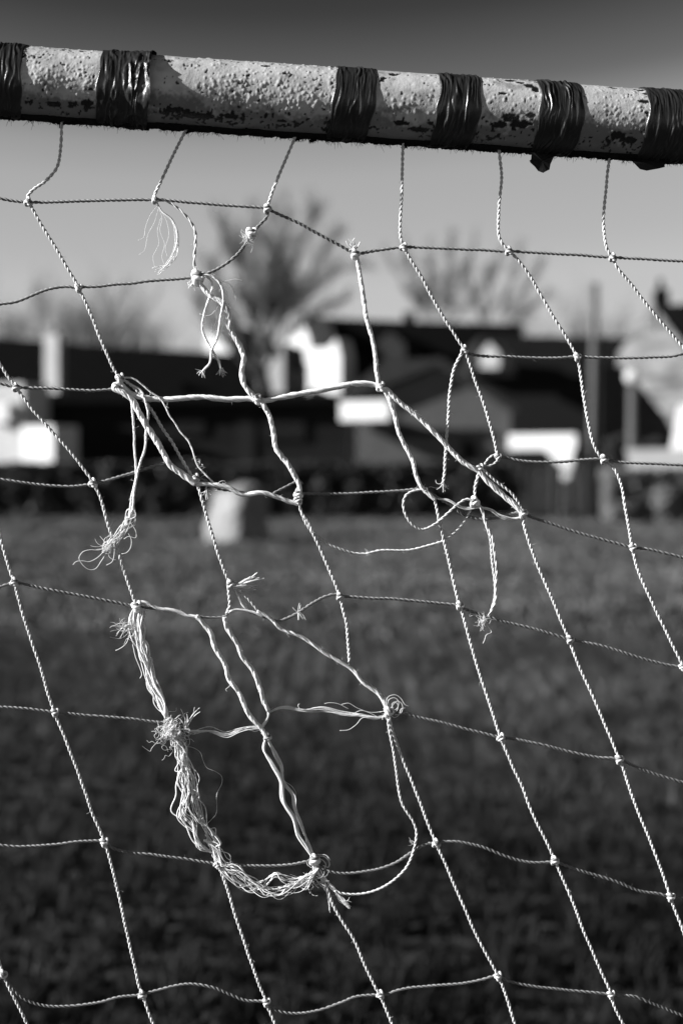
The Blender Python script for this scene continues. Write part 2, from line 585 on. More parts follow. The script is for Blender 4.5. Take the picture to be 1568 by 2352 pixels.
guided_tree('large fan shaped bare tree rising over the dark roof left of centre', 53, [(600, 1100), (600, 960), (597, 860)],
            [[(597, 870), (580, 740), (556, 640), (530, 570), (512, 520)],
             [(597, 870), (548, 760), (505, 670), (478, 600)],
             [(598, 860), (594, 740), (590, 640), (584, 550), (592, 490)],
             [(598, 850), (615, 720), (640, 610), (655, 540), (664, 480)],
             [(598, 850), (628, 730), (672, 620), (705, 530), (722, 470)],
             [(599, 850), (640, 740), (690, 660), (740, 590), (772, 540)],
             [(599, 840), (650, 740), (715, 670), (775, 630), (830, 610)],
             [(597, 880), (530, 800), (480, 730), (455, 670)],
             [(598, 850), (604, 760), (618, 660), (616, 560), (630, 500)],
             [(598, 850), (585, 760), (570, 690), (548, 600), (556, 540)],
             [(600, 870), (640, 800), (700, 740), (770, 700)]], 3, tw=1.25)
guided_tree('wide open bare tree standing behind the bungalow roof', 74, [(1000, 1090), (1000, 900), (1002, 800)],
            [[(1002, 800), (970, 720), (925, 650), (890, 590)],
             [(1002, 800), (975, 700), (945, 620), (925, 560)],
             [(1002, 800), (995, 700), (985, 620), (990, 560)],
             [(1002, 800), (1015, 700), (1030, 620), (1035, 545)],
             [(1002, 800), (1030, 710), (1065, 630), (1085, 560)],
             [(1002, 800), (1045, 730), (1095, 680), (1125, 630)]], 12, .11, tw=1.2)
guided_tree('bare tree standing right of the wide open one', 78, [(1128, 1090), (1128, 900), (1128, 810)],
            [[(1128, 810), (1120, 720), (1128, 640), (1150, 570)],
             [(1128, 810), (1145, 730), (1175, 650), (1195, 570)],
             [(1128, 810), (1155, 740), (1200, 680), (1240, 610)],
             [(1128, 810), (1105, 740), (1085, 670), (1080, 600)],
             [(1128, 810), (1165, 750), (1220, 710), (1270, 670)]], 15, .11, tw=1.1)
bare_tree('low bushy bare tree above the roof at the far left', 120, 90, 665, 0, .1, .8, 9, .2, 21, 5)
bare_tree('small bare tree just right of the tall pale chimney', 235, 95, 690, 0, 0, .8, 7, .17, 22, 5)
bare_tree('faint bare tree above the middle of the long black roof', 400, 110, 715, 0, 0, .9, 8, .18, 23, 5)
bare_tree('short bare tree between the far roof and the wooden pole', 1270, 100, 700, 0, 0, .9, 8, .2, 24, 5)
bare_tree('bare tree crowning the gap beside the brick gable', 1400, 110, 735, 0, 0, .9, 7, .2, 25, 5)


# ------------------------------------------------------------------ buildings
def yaw_face(px0, px1, Y, yaw):
    """width of a face turned by yaw (its normal to the left) that spans px0..px1, starting at its left end"""
    # left end further away
    x0 = X(px0, Y)
    a1 = (px1 - 784) / FPX
    c, s = math.cos(yaw), math.sin(yaw)
    # (x0 + w c) / (Y - w s) = a1
    w = (a1 * Y - x0) / (c + a1 * s)
    return x0, w


def block(root, name, material, px0, px1, yt, yb, Y, depth, yaw=0.0, label=None):
    """a box whose front face spans the given picture rectangle at distance Y, in root space (root at origin)"""
    x0, w = yaw_face(px0, px1, Y, yaw)
    z1 = Z(yt, Y - w * math.sin(yaw) / 2); z0 = 0 if yb is None else Z(yb, Y - w * math.sin(yaw) / 2)
    g = MB()
    g.box(0, w, 0, depth, z0, z1)
    V = g.v[0]
    c, s = math.cos(-yaw), math.sin(-yaw)
    V2 = V.copy()
    V2[:, 0] = V[:, 0] * c - V[:, 1] * s + x0
    V2[:, 1] = V[:, 0] * s + V[:, 1] * c + Y
    g.v[0] = V2
    o = g.build(name, material, root, loc=root.location)
    o.location = (0, 0, 0)
    if label: o['label'] = label
    return o


def pris(root, name, material, prof_px, Y, depth, yaw=0.0, label=None):
    """a prism with a front outline given in picture coordinates (first point = pivot)"""
    x0 = X(prof_px[0][0], Y)
    c, s = math.cos(yaw), math.sin(yaw)
    prof = []
    for (px, py) in prof_px:
        a = (px - 784) / FPX
        w = (a * Y - x0) / (c + a * s)
        prof.append((w, Z(py, Y - w * s)))
    g = MB()
    g.prism(prof, 0, depth)
    V = g.v[0]; V2 = V.copy()
    c, s = math.cos(-yaw), math.sin(-yaw)
    V2[:, 0] = V[:, 0] * c - V[:, 1] * s + x0
    V2[:, 1] = V[:, 0] * s + V[:, 1] * c + Y
    g.v[0] = V2
    o = g.build(name, material, root, loc=root.location)
    o.location = (0, 0, 0)
    if label: o['label'] = label
    return o


def window(root, px0, px1, yt, yb, Y, yaw=0.0, frame=M['greywall']):
    f = block(root, 'window', frame, px0, px1, yt, yb, Y, .12, yaw)
    g = block(f, 'pane', M['glass'], px0 + 5, px1 - 5, yt + 4, yb - 4, Y - .012, .1, yaw)
    return f


Y_ = 58
t = thing('house', 'long low house with a black roof and a tall pale chimney', 'house', (X(200, Y_), Y_, 0))
block(t, 'wall', M['darkwall'], -420, 600, 905, None, Y_, 7)
pris(t, 'roof', M['slate'], [(-440, 908), (612, 908), (590, 815), (250, 795), (0, 775), (-420, 770)], Y_ - .4, 7.6)
c_ = block(t, 'chimney', M['palewall'], 104, 136, 768, 903, Y_ - 1.8, 0.35, R(38), 'tall pale chimney stack')
block(t, 'chimney_pot', M['greywall'], 113, 127, 752, 768, Y_ - 1.7, 0.25, R(38))

Y_ = 66
t = thing('house', 'small white gabled house peeking out behind the large bare tree', 'house', (X(500, Y_), Y_, 0))
pris(t, 'wall', M['white'], [(474, 1080), (528, 1080), (528, 760), (505, 738), (474, 775)], Y_, .9, R(38))
block(t, 'rear_wall', M['darkwall'], 530, 600, 800, None, Y_ + .2, 3)
pris(t, 'roof', M['slate'], [(526, 810), (640, 810), (620, 765), (528, 745)], Y_ - .3, 3)

Y_ = 68
t = thing('house', 'white house with stepped gables under a dark roof behind the bungalow', 'house', (X(750, Y_), Y_, 0))
pris(t, 'gable_wall', M['white'], [(652, 1080), (712, 1080), (712, 780), (690, 722), (668, 722), (652, 800)], Y_, 2.0, R(40))
pris(t, 'wall', M['white'], [(700, 1080), (782, 1080), (782, 820), (772, 778), (752, 800), (700, 800)], Y_ - 2, 1.0, R(40))
pris(t, 'roof', M['slate'], [(708, 800), (1200, 830), (1200, 745), (935, 738), (700, 728)], Y_ + 1, 5)
block(t, 'rear_wall', M['darkwall'], 720, 1150, 800, None, Y_ + 1.5, 4)
pris(t, 'dormer', M['tile'], [(860, 840), (930, 840), (930, 790), (895, 762), (860, 790)], Y_ + .4, 1.5, R(35))
block(t, 'chimney', M['tile'], 925, 942, 716, 760, Y_ + 2, .8, R(20))
block(t, 'window', M['greywall'], 672, 690, 800, 850, Y_ - .7, .3, R(40))


Y_ = 60
t = thing('house', 'black roofed house with a small white gable right of the bungalow', 'house', (X(1300, Y_), Y_, 0))
block(t, 'wall', M['black'], 1090, 1460, 862, None, Y_, 6)
pris(t, 'roof', M['tile'], [(1075, 864), (1475, 864), (1440, 775), (1105, 770)], Y_ - .4, 6.6)
pris(t, 'dormer', M['palewall'], [(1100, 846), (1145, 846), (1145, 812), (1122, 786), (1100, 812)], Y_ - 1.4, 1.0, R(38))

Y_ = 46
t = thing('shed', 'long dark boarded shed with a low flat roof behind the hedge', 'shed', (X(300, Y_), Y_, 0))
block(t, 'wall', M['darkwall'], -300, 800, 925, None, Y_, 3)
block(t, 'roof', M['slate'], -320, 815, 905, 925, Y_ - .4, 3.8)
block(t, 'fascia', M['darkwall'], -318, 813, 1000, 1004, Y_ - .03, .03)
window(t, 600, 700, 960, 1010, Y_ - .08, frame=M['tile'])
window(t, 400, 470, 950, 1000, Y_ - .08, frame=M['tile'])
block(t, 'door', M['black'], 545, 585, 940, None, Y_ - .06, .06)

Y_ = 45
t = thing('bungalow', 'grey bungalow with a tiled gable roof and one bright window', 'house', (X(1000, Y_), Y_, 0))
pris(t, 'wall', M['greywall'], [(820, 1180), (1172, 1180), (1172, 938), (1010, 836), (942, 872), (820, 925)], Y_, 5)
pris(t, 'roof', mat('grey_tiles', 0.035, .85, .3, 2, .4, 8, .15, stretch=(1, 1, 6)), [(1172, 938), (1196, 950), (1016, 824), (955, 824), (800, 912), (790, 934), (1010, 842)][::-1] if False else
     [(786, 925), (1002, 838), (1178, 948), (1190, 940), (1012, 822), (880, 828), (776, 915)], Y_ - .3, 5.6)
f_ = block(t, 'window', M['white'], 780, 892, 921, 966, Y_ - .6, .5, R(30), 'bright white window bay')
block(f_, 'sill', M['white'], 776, 896, 966, 971, Y_ - .66, .55, R(30))
block(f_, 'glazing_bar', M['greywall'], 850, 856, 922, 965, Y_ - 1.0, .05, R(30))
block(t, 'fascia', M['tile'], 905, 1120, 985, 1000, Y_ - .1, .1)
block(t, 'door', M['darkwall'], 1060, 1095, 1003, None, Y_ - .07, .07)

Y_ = 44
t = thing('porch', 'white L shaped porch canopy with one post and a bracket', 'porch', (X(1240, Y_), Y_, 0))
block(t, 'canopy', M['white'], 1166, 1320, 997, 1033, Y_, .9, R(32))
block(t, 'post', M['white'], 1287, 1314, 1034, None, Y_ - 1.15, .25, R(32))
pris(t, 'bracket', M['white'], [(1250, 1034), (1286, 1072), (1286, 1034)], Y_ - .75, .12, R(32))

Y_ = 47
t = thing('brick_house', 'sunlit pale brick gable end with a black roof and chimney', 'house', (X(1500, Y_), Y_, 0))
pris(t, 'wall', M['brick'], [(1415, 1180), (1720, 1180), (1720, 1000), (1497, 700), (1415, 812)], Y_, 4.5, R(42))
pris(t, 'roof', M['slate'], [(1512, 700), (1745, 985), (1800, 985), (1800, 690)], Y_ - 1.9, 7, R(12))
block(t, 'chimney', M['slate'], 1502, 1532, 664, 760, Y_ - 1, .8, R(5), 'black chimney stack')
block(t, 'chimney_pot', M['slate'], 1508, 1518, 640, 664, Y_ - .8, .3, R(5))

Y_ = 42.4
t = thing('barn', 'black roofed barn whose slope cuts across the foot of the brick gable', 'barn', (X(1450, Y_), Y_, 0))
pris(t, 'roof', M['slate'], [(1378, 1040), (1570, 1040), (1526, 958), (1452, 868), (1424, 842), (1378, 840)], Y_, .7)
block(t, 'wall', M['black'], 1380, 1566, 1040, None, Y_ + .1, .5)
block(t, 'fascia', M['tile'], 1385, 1560, 1036, 1044, Y_ - .05, .05)

Y_ = 41
t = thing('lean_to', 'white rendered lean-to at the right edge below the brick gable', 'building', (X(1600, Y_), Y_, 0))
pris(t, 'wall', M['white'], [(1532, 1060), (1700, 1060), (1700, 930), (1556, 930)], Y_, 1.5, R(35))
t = thing('garden_wall', 'low pale wall running along the top of the pale shrubs', 'wall', (X(1600, 39.5), 39.5, 0))
block(t, 'wall', M['palewall'], 1440, 1700, 1040, None, 39.5, .35, R(28))
block(t, 'coping', M['palewall'], 1434, 1704, 1031, 1040, 39.56, .45, R(28))

Y_ = 43
t = thing('outbuilding', 'white outbuilding with a lower white lean-to at the left edge', 'building', (X(40, Y_), Y_, 0))
block(t, 'wall', mat('soft_white_render', .33, .85, .15, 2, .3, 30, .2), -150, 56, 882, None, Y_ + 1.6, 1.5, R(20), 'softly lit pale upper wall')
block(t, 'lean_to', M['white'], 50, 124, 978, 1072, Y_ - .9, 1.0, R(35), 'bright white lower block')
block(t, 'plinth', M['darkwall'], 52, 122, 1072, None, Y_ - .85, .9, R(35))
block(t, 'window', M['white'], -20, 22, 925, 970, Y_ + .5, .3, R(20))

# ------------------------------------------------------------------ pole, lamp, fence
Y_ = 43
t = thing('telegraph_pole', 'tall plain wooden pole rising above the roofs', 'pole', (X(1360, Y_), Y_, 0))
g = MB(); g.tube([(0, 0, 0), (0, 0, 3), (0.03, 0, Z(655, Y_))], [.14, .13, .11], 14)
g.build('shaft', M['pole'], t, smooth=True)
g = MB(); g.tube([(0.03, 0, Z(655, Y_)), (0.03, 0, Z(651, Y_))], [.13, .10], 14)
g.build('cap', M['pole'], t)

Y_ = 41.0
t = thing('street_lamp', 'short lamp post with a round white globe beside the brick gable', 'street lamp', (X(1449, Y_), Y_, 0))
zc = Z(866, Y_)
g = MB(); g.tube([(0, 0, 0), (0, 0, .8), (0, 0, .82), (0, 0, zc - .2)], [.17, .16, .14, .12], 12)
g.build('post', M['pole'], t, smooth=True)
g = MB()
a = np.linspace(-math.pi / 2 + .05, math.pi / 2 - .05, 14)
g.tube(np.stack([a * 0, a * 0, zc + .22 * np.sin(a)], 1), .22 * np.cos(a) + .004, 20)
g.build('globe', M['globe'], t, smooth=True)
g = MB(); g.tube([(0, 0, zc - .25), (0, 0, zc - .17)], [.06, .10], 14)
g.build('collar', M['black'], t)

t = thing('railing_fence', 'dark upright railings between the porch and the wooden pole', 'fence', (X(1300, 42.5), 42.5, 0))
z1 = Z(1068, 42.5)
for i in range(34):
    x = X(1196, 42.5) - X(1300, 42.5) + i * .085
    if i % 11 == 0:
        g = MB(); g.box(x - .045, x + .045, -.045, .045, 0, z1 + .1); g.build('fence_post', M['pole'], t)
    else:
        g = MB(); g.box(x - .014, x + .014, -.014, .014, .08, z1); g.build('bar', M['pole'], t)
for zz in (.15, z1 - .15):
    g = MB(); g.box(X(1192, 42.5) - X(1300, 42.5), X(1408, 42.5) - X(1300, 42.5), .016, .05, zz, zz + .05)
    g.build('rail', M['black'], t)
Y_ = 43.4
t = thing('shed', 'small black shed standing behind the upright railings', 'shed', (X(1290, Y_), Y_, 0))
block(t, 'wall', M['black'], 1190, 1404, 1075, None, Y_, .3)
block(t, 'roof', M['slate'], 1186, 1408, 1069, 1075, Y_ - .06, .5)

# ------------------------------------------------------------------ boulder
def boulder():
    Yb = 29.0
    bx = X(545, Yb)
    root = thing('boulder', 'pale upright boulder standing on the grass before the hedge', 'boulder', (bx, Yb, 0))
    n, m = 60, 44
    Hh = Z(1104, Yb)
    s = X(1, Yb) - X(0, Yb)
    V, F = [], []
    for i in range(m + 1):
        t_ = i / m
        k = 1 if t_ < .86 else math.sqrt(max(0.0, 1 - ((t_ - .86) / .14) ** 2))
        cx = (-6 + 16 * t_) * s
        wx = .64 * (1 - .16 * t_ + .05 * math.sin(t_ * 5)) * max(k, .02)
        wy = .50 * (1 - .22 * t_) * max(k, .02)
        for j in range(n):
            a = 2 * math.pi * j / n
            e = 4.5
            ca, sa = math.cos(a), math.sin(a)
            rr = (abs(ca) ** e + abs(sa) ** e) ** (-1 / e)
            x0, y0 = rr * ca * wx, rr * sa * wy
            q = R(-50)
            x, y = x0 * math.cos(q) - y0 * math.sin(q), x0 * math.sin(q) + y0 * math.cos(q)
            z = Hh * t_ * (1 - .10 * (.5 - rr * ca * .5) * (t_ > .5) * (t_ - .5) * 2)
            d = noise.fractal(Vector((x * 2.1 + 3, y * 2.1, z * 2.1)), 1, 2, 4) * .13
            V.append((cx + x * (1 + d), y * (1 + d), z - .03))
    for i in range(m):
        for j in range(n):
            k = (j + 1) % n
            F.append((i * n + j, i * n + k, (i + 1) * n + k, (i + 1) * n + j))
    g = MB(); g.v = [np.array(V)]; g.f = [F + [tuple(m * n + j for j in range(n))]]; g.n = len(V)
    g.build('stone', M['stone'], root, smooth=True)


boulder()

# ================================================================== GOAL
BAR_R = 0.0362


def bar_y(px): return 186 + (292 - 186) * px / 1568
def bar_Y(px): return 1.478 + 0.044 * px / 1568


BL = np.array(P(0, bar_y(0), bar_Y(0)))
BR = np.array(P(1568, bar_y(1568), bar_Y(1568)))
AX = (BR - BL); LEN = np.linalg.norm(AX); AX = AX / LEN
# normal directions: toward camera (perpendicular to axis) and up
UP = np.array([0, 0, 1.0]); UP = UP - AX * AX.dot(UP); UP /= np.linalg.norm(UP)
FR = np.cross(AX, UP)          # points to -y
if FR[1] > 0: FR = -FR
MM = LEN / 1568                # metres per picture pixel along the bar
VIEW = R(14.5)                 # the bar is seen from this far below


def barpt(px, th, r):
    """px along bar, th elevation of normal (0 = toward camera, 90 = up)"""
    return BL + AX * (px * MM) + (FR * math.cos(th) + UP * math.sin(th)) * r


goal = thing('football_goal', 'old white painted football goal frame bound with black tape', 'goal', (0, 1.5, 0))
GO = np.array(goal.location)


def bar_grid(pxs, ths, rad, name, material, attr=None, close=True, cap=False, parent=goal):
    """rad(px array, th array) -> radius grid"""
    PX, TH = np.meshgrid(pxs, ths, indexing='ij')
    Rr = rad
    V = BL + AX * (PX * MM)[..., None] + (FR * np.cos(TH)[..., None] + UP * np.sin(TH)[..., None]) * Rr[..., None]
    n, m = PX.shape
    i = np.arange(n - 1)[:, None] * m
    if close:
        j = np.arange(m)[None]; k = (j + 1) % m
    else:
        j = np.arange(m - 1)[None]; k = j + 1
    F = np.stack([i + j, i + k, i + m + k, i + m + j], -1).reshape(-1, 4)
    g = MB(); g.add(V.reshape(-1, 3) - GO, F)
    o = g.build(name, material, parent, smooth=True)
    if attr is not None:
        at = o.data.attributes.new('rust_shade', 'FLOAT', 'POINT')
        at.data.foreach_set('value', attr.ravel())
    return o


def vnoise(n, m, sx, sy, seed):
    """value noise grid, wrapped in nothing, cells sx x sy samples"""
    r = np.random.default_rng(seed)
    gx, gy = int(n / sx) + 4, int(m / sy) + 4
    G = r.normal(0, 1, (gx, gy))
    x = np.arange(n) / sx; y = np.arange(m) / sy
    xi, yi = x.astype(int), y.astype(int)
    fx, fy = (x - xi), (y - yi)
    fx = fx * fx * (3 - 2 * fx); fy = fy * fy * (3 - 2 * fy)
    a = G[np.ix_(xi, yi)]; b = G[np.ix_(xi + 1, yi)]; c = G[np.ix_(xi, yi + 1)]; d = G[np.ix_(xi + 1, yi + 1)]
    return (a * (1 - fx)[:, None] + b * fx[:, None]) * (1 - fy)[None] + (c * (1 - fx)[:, None] + d * fx[:, None]) * fy[None]


def crossbar():
    fine = np.arange(-70, 1640, 1.7)
    pxs = np.r_[np.linspace(-2700, -90, 40), fine, np.linspace(1660, 4300, 40)]
    nth = 230
    ths = np.linspace(-math.pi, math.pi, nth, endpoint=False)
    n = len(pxs)
    Rr = np.full((n, nth), BAR_R)
    rust_shade = np.zeros((n, nth))
    f0, f1 = 40, 40 + len(fine)
    dth = 2 * math.pi / nth
    r = np.random.default_rng(11)
    # blisters under the paint: px range, how many, angle range of the normals (deg)
    zones = [(50, 228, 180, -40, 100), (440, 768, 360, -30, 100), (350, 450, 14, 20, 90), (470, 760, 200, -35, 15), (860, 1000, 40, -25, 10), (960, 1000, 14, 0, 95), (1095, 1240, 110, -20, 95),
             (1340, 1492, 90, -20, 95), (60, 225, 140, -30, 20), (1345, 1490, 90, -30, 20)]
    for (a, b, cnt, t0, t1) in zones:
        for _ in range(cnt):
            px = r.uniform(a, b); th = R(r.uniform(t0, t1))
            sz = r.uniform(2.0, 4.6) * (1.35 if r.random() < .15 else 1)   # picture pixels
            hgt = sz * MM * r.uniform(.12, .5)
            el = r.uniform(.7, 1.2)
            i0 = int((px - sz * 2 - fine[0]) / 1.7) + f0; i1 = int((px + sz * 2 - fine[0]) / 1.7) + f0 + 2
            st = sz * MM / BAR_R
            j0 = int((th - st * 2 + math.pi) / dth); j1 = int((th + st * 2 + math.pi) / dth) + 2
            i0 = max(i0, f0); i1 = min(i1, f1)
            jj = np.arange(j0, j1)
            d = np.sqrt(((pxs[i0:i1, None] - px) / sz) ** 2 + ((((jj * dth - math.pi) - th)[None, :]) / (st * el)) ** 2)
            prof = np.clip(1 - d ** 2, 0, 1) ** .8
            cur = Rr[np.ix_(np.arange(i0, i1), jj % nth)]
            Rr[np.ix_(np.arange(i0, i1), jj % nth)] = np.maximum(cur, BAR_R + hgt * prof * .8)
    Rr += 0.00008 * vnoise(n, nth, 6, 6, 3) + .00002 * vnoise(n, nth, 2, 2, 4) + .0003 * vnoise(n, nth, 30, 24, 14)
    # rust and flaked patches, plus shade painted on the lower half
    TH = np.broadcast_to(ths[None], (n, nth)); PX = np.broadcast_to(pxs[:, None], (n, nth))
    N1 = .8 * vnoise(n, nth, 14, 8, 5) + .8 * vnoise(n, nth, 5, 4, 6) + .9 * vnoise(n, nth, 2.6, 2.4, 7)
    deg = np.degrees(TH)
    low = np.exp(-((deg + 50) / 16) ** 2) * 1.0            # band of rust low on the front
    area = np.where((PX > 860) & (PX < 1000), .5, 1.0) + np.where((PX > 350) & (PX < 560), .35, 0) + np.where((PX > 1120) & (PX < 1200), .8, 0) * np.exp(-((deg + 5) / 25) ** 2)
    thr = 1.95 - 1.6 * low * area
    rust_shade = np.clip((N1 - thr) / .35, 0, 1)
    N2 = vnoise(n, nth, 4, 3, 8) + .6 * vnoise(n, nth, 2, 2, 9)
    rust_shade = np.maximum(rust_shade, np.clip((N2 - 2.05) / .25, 0, 1) * np.where((deg > -20) & (deg < 80), 1, .6))
    rust_shade = np.maximum(rust_shade, np.where(deg < -72, np.clip((N1 + 2.0) / 1, 0, 1), 0) * np.where(deg > -130, 1, 0))
    under_shade = np.clip((-14 - deg + 16 * np.clip(vnoise(n, nth, 26, 12, 31), -1, 1) + 6 * N2) / 34, 0, .62)  # shade of the bar's lower half put into the paint colour, noisy edge
    rust_shade = np.maximum(rust_shade, under_shade)
    stain = np.clip(vnoise(n, nth, 20, 10, 41) + .6 * vnoise(n, nth, 7, 5, 42) - .5, 0, 1) * .30
    rust_shade = np.maximum(rust_shade, stain * np.where((PX > 850) & (PX < 1240), 1.3, .7))
    # named chips: (px, deg, length px, half width px)
    for (px, dg, w, h) in ((596, 50, 7, 3), (1068 - 60, 35, 12, 4), (885, 52, 9, 5), (1150, 60, 9, 6), (1172, 52, 8, 4), (1190, 44, 9, 6), (1205, 35, 7, 6), (1452, 25, 11, 4), (1448, 58, 9, 4), (1462, 44, 8, 3), (1460, 5, 5, 3), (1385, 58, 8, 3), (1130, 22, 7, 3), (1150, -18, 16, 7), (1172, -26, 18, 8), (1128, -30, 12, 6), (1196, -12, 9, 4), (405, -42, 22, 6), (450, -50, 26, 6), (520, -46, 16, 5), (132, -46, 14, 5), (206, -40, 12, 6), (1400, -34, 14, 6), (1428, -42, 16, 6), (905, -38, 12, 5), (948, -48, 20, 5)):
        w *= 1.35; h *= 1.35
        st = h * MM / BAR_R
        d = ((PX - px) / w) ** 2 + ((TH - R(dg)) / st) ** 2
        rust_shade = np.maximum(rust_shade, np.clip((1.25 + .35 * N2 - d) * 3, 0, 1))
    Rr -= np.clip(rust_shade - .62, 0, 1) * .0010
    bar_grid(pxs, ths, Rr, 'crossbar', M['paint'], rust_shade)


crossbar()


def cx(px):
    """picture position on the near face of the bar -> position along its axis"""
    u = (784 + (px - 784) * .982) / 1568
    y0, y1 = bar_Y(0), bar_Y(1568)
    return 1568 * u * y0 / (u * y0 + (1 - u) * y1)


def tape_wrap(p0, p1, seed, nr=8, amp=.0012, slant=18, curve=9, lift=0.0, label=None, crumple=0.0):
    p0, p1 = cx(p0), cx(p1)
    nu, nv = int((p1 - p0) / 1.1) + 1, 220
    us = np.linspace(0, 1, nu); ths = np.linspace(-math.pi, math.pi, nv, endpoint=False)
    r = np.random.default_rng(seed)
    U, TH = np.meshgrid(us, ths, indexing='ij')
    # picture fraction from top of the seen half to its bottom
    tt = np.clip((R(90) - VIEW - TH) / math.pi, -0.5, 1.5)
    shift = curve * np.sin(np.clip(tt, 0, 1) * math.pi) - slant * np.clip(tt, 0, 1)
    shift = np.where(tt > 1, -slant * (1 - (tt - 1) * 2), shift)
    wob0 = r.normal(0, 1, 6); 
    edge = 2.5 * np.sin(TH * 3 + wob0[0]) + 1.6 * np.sin(TH * 7 + wob0[1])
    PX = p0 + (p1 - p0) * U + shift + edge * (np.where(U < .5, 1, -1) * (np.abs(U - .5) * 2) ** 6)
    w = p1 - p0
    s = U * nr + .45 * vnoise(nu, nv, 14, 16, seed + 1) + .12 * vnoise(nu, nv, 5, 8, seed + 2) + 1.9 * np.clip(tt - .22, -.22, 1) ** 2 * nr / 7 - .55 * np.sin(np.clip(tt, 0, 1) * math.pi)
    ridge = np.abs(np.sin(s * math.pi)) ** 3 * (1 - .85 * np.abs(2 * U - 1) ** 5)
    s2 = U * nr * 1.9 + .5 * vnoise(nu, nv, 14, 30, seed + 3) + 3.2 * np.clip(tt - .2, -.2, 1) ** 2
    ridge2 = np.abs(np.sin(s2 * math.pi)) ** 4
    am = np.clip(.6 + .55 * vnoise(nu, nv, 12, 24, seed + 4), .12, 1.6)
    am2 = np.clip(.25 + .4 * vnoise(nu, nv, 9, 18, seed + 5), 0, 1)
    Rr = BAR_R + .0012 + amp * (ridge * am + .5 * ridge2 * am2)
    if crumple:
        c1 = np.abs(vnoise(nu, nv, 15, 12, seed + 6)); c2 = np.abs(vnoise(nu, nv, 7, 7, seed + 7))
        cm = np.clip((U - .42) * 4, 0, 1)
        Rr = Rr * (1 - 0) + crumple * cm * (np.clip(.7 - c1, 0, 1) + .45 * np.clip(.5 - c2, 0, 1)) - amp * ridge * am * cm * .6
    if lift:
        band = np.exp(-((tt - .42) / .27) ** 4)
        Rr = Rr + lift * band * np.clip((U - .62) / .38, 0, 1) ** 1.3
    ed = np.minimum(U, 1 - U) * w
    fall = np.clip(ed / 1.6, 0, 1)
    keep = (U > .5) & (lift > 0)
    Rr = np.where(keep, Rr, BAR_R + .0003 + (Rr - BAR_R - .0003) * fall)
    V = BL + AX * (PX * MM)[..., None] + (FR * np.cos(TH)[..., None] + UP * np.sin(TH)[..., None]) * Rr[..., None]
    n, m = PX.shape
    i = np.arange(n - 1)[:, None] * m; j = np.arange(m)[None]; k = (j + 1) % m
    F = np.stack([i + j, i + k, i + m + k, i + m + j], -1).reshape(-1, 4)
    g = MB(); g.add(V.reshape(-1, 3) - GO, F)
    o = g.build('tape_wrap', M['tape'], goal, smooth=True)
    if label: o['label'] = label
    return o


tape_wrap(-62, 50, 21, 8, slant=12, curve=5, label='black tape wrap cut by the left edge')
tape_wrap(224, 344, 31, 6, amp=.0014, slant=12, curve=4, lift=.0058, crumple=.0036, label='crumpled black tape wrap with a lifted edge')
tape_wrap(766, 860, 41, 7, slant=22, curve=5)
tape_wrap(1000, 1097, 51, 7, slant=16, curve=6)
w5 = tape_wrap(1226, 1326, 61, 8, slant=6, curve=8, label='black tape wrap with a torn flap hanging below')
w6 = tape_wrap(1474, 1588, 71, 8, slant=4, curve=6, label='black tape wrap at the right edge with a torn flap')
for a in (-420, -760, 1850, 2230):
    tape_wrap(a, a + 100, 900 + a, 8)


def flap(outline, parent):
    """ragged hanging end of tape, real thickness"""
    Yf = bar_Y(outline[0][0]) - .002
    pts = [np.array(P(x, y, Yf)) - GO for x, y in outline]
    n = len(pts)
    g = MB()
    c = sum(pts) / n
    fr = []
    for k, p in enumerate(pts):
        q = p.copy(); q[1] += .004 * math.sin(k * 1.7)
        fr.append(q)
    bk = [q + np.array([0, .0005, 0]) for q in fr]
    c2 = c + np.array([0, -.003, 0])
    V = fr + bk + [c2, c2 + np.array([0, .0005, 0])]
    F = []
    for k in range(n):
        l = (k + 1) % n
        F.append((k, l, 2 * n)); F.append((l + n, k + n, 2 * n + 1)); F.append((l, k, k + n, l + n))
    g.v = [np.array(V)]; g.f = [F]; g.n = len(V)
    return g.build('torn_flap', M['tape'], parent)


flap([(1214, 338), (1284, 345), (1276, 354), (1270, 362), (1264, 376), (1262, 388), (1253, 394), (1246, 398), (1236, 391), (1228, 382), (1216, 375), (1215, 369), (1220, 364), (1220, 350)], w5)
flap([(1448, 355), (1526, 360), (1525, 384), (1508, 389), (1485, 391), (1470, 387), (1456, 378), (1449, 371), (1455, 366)], w6)


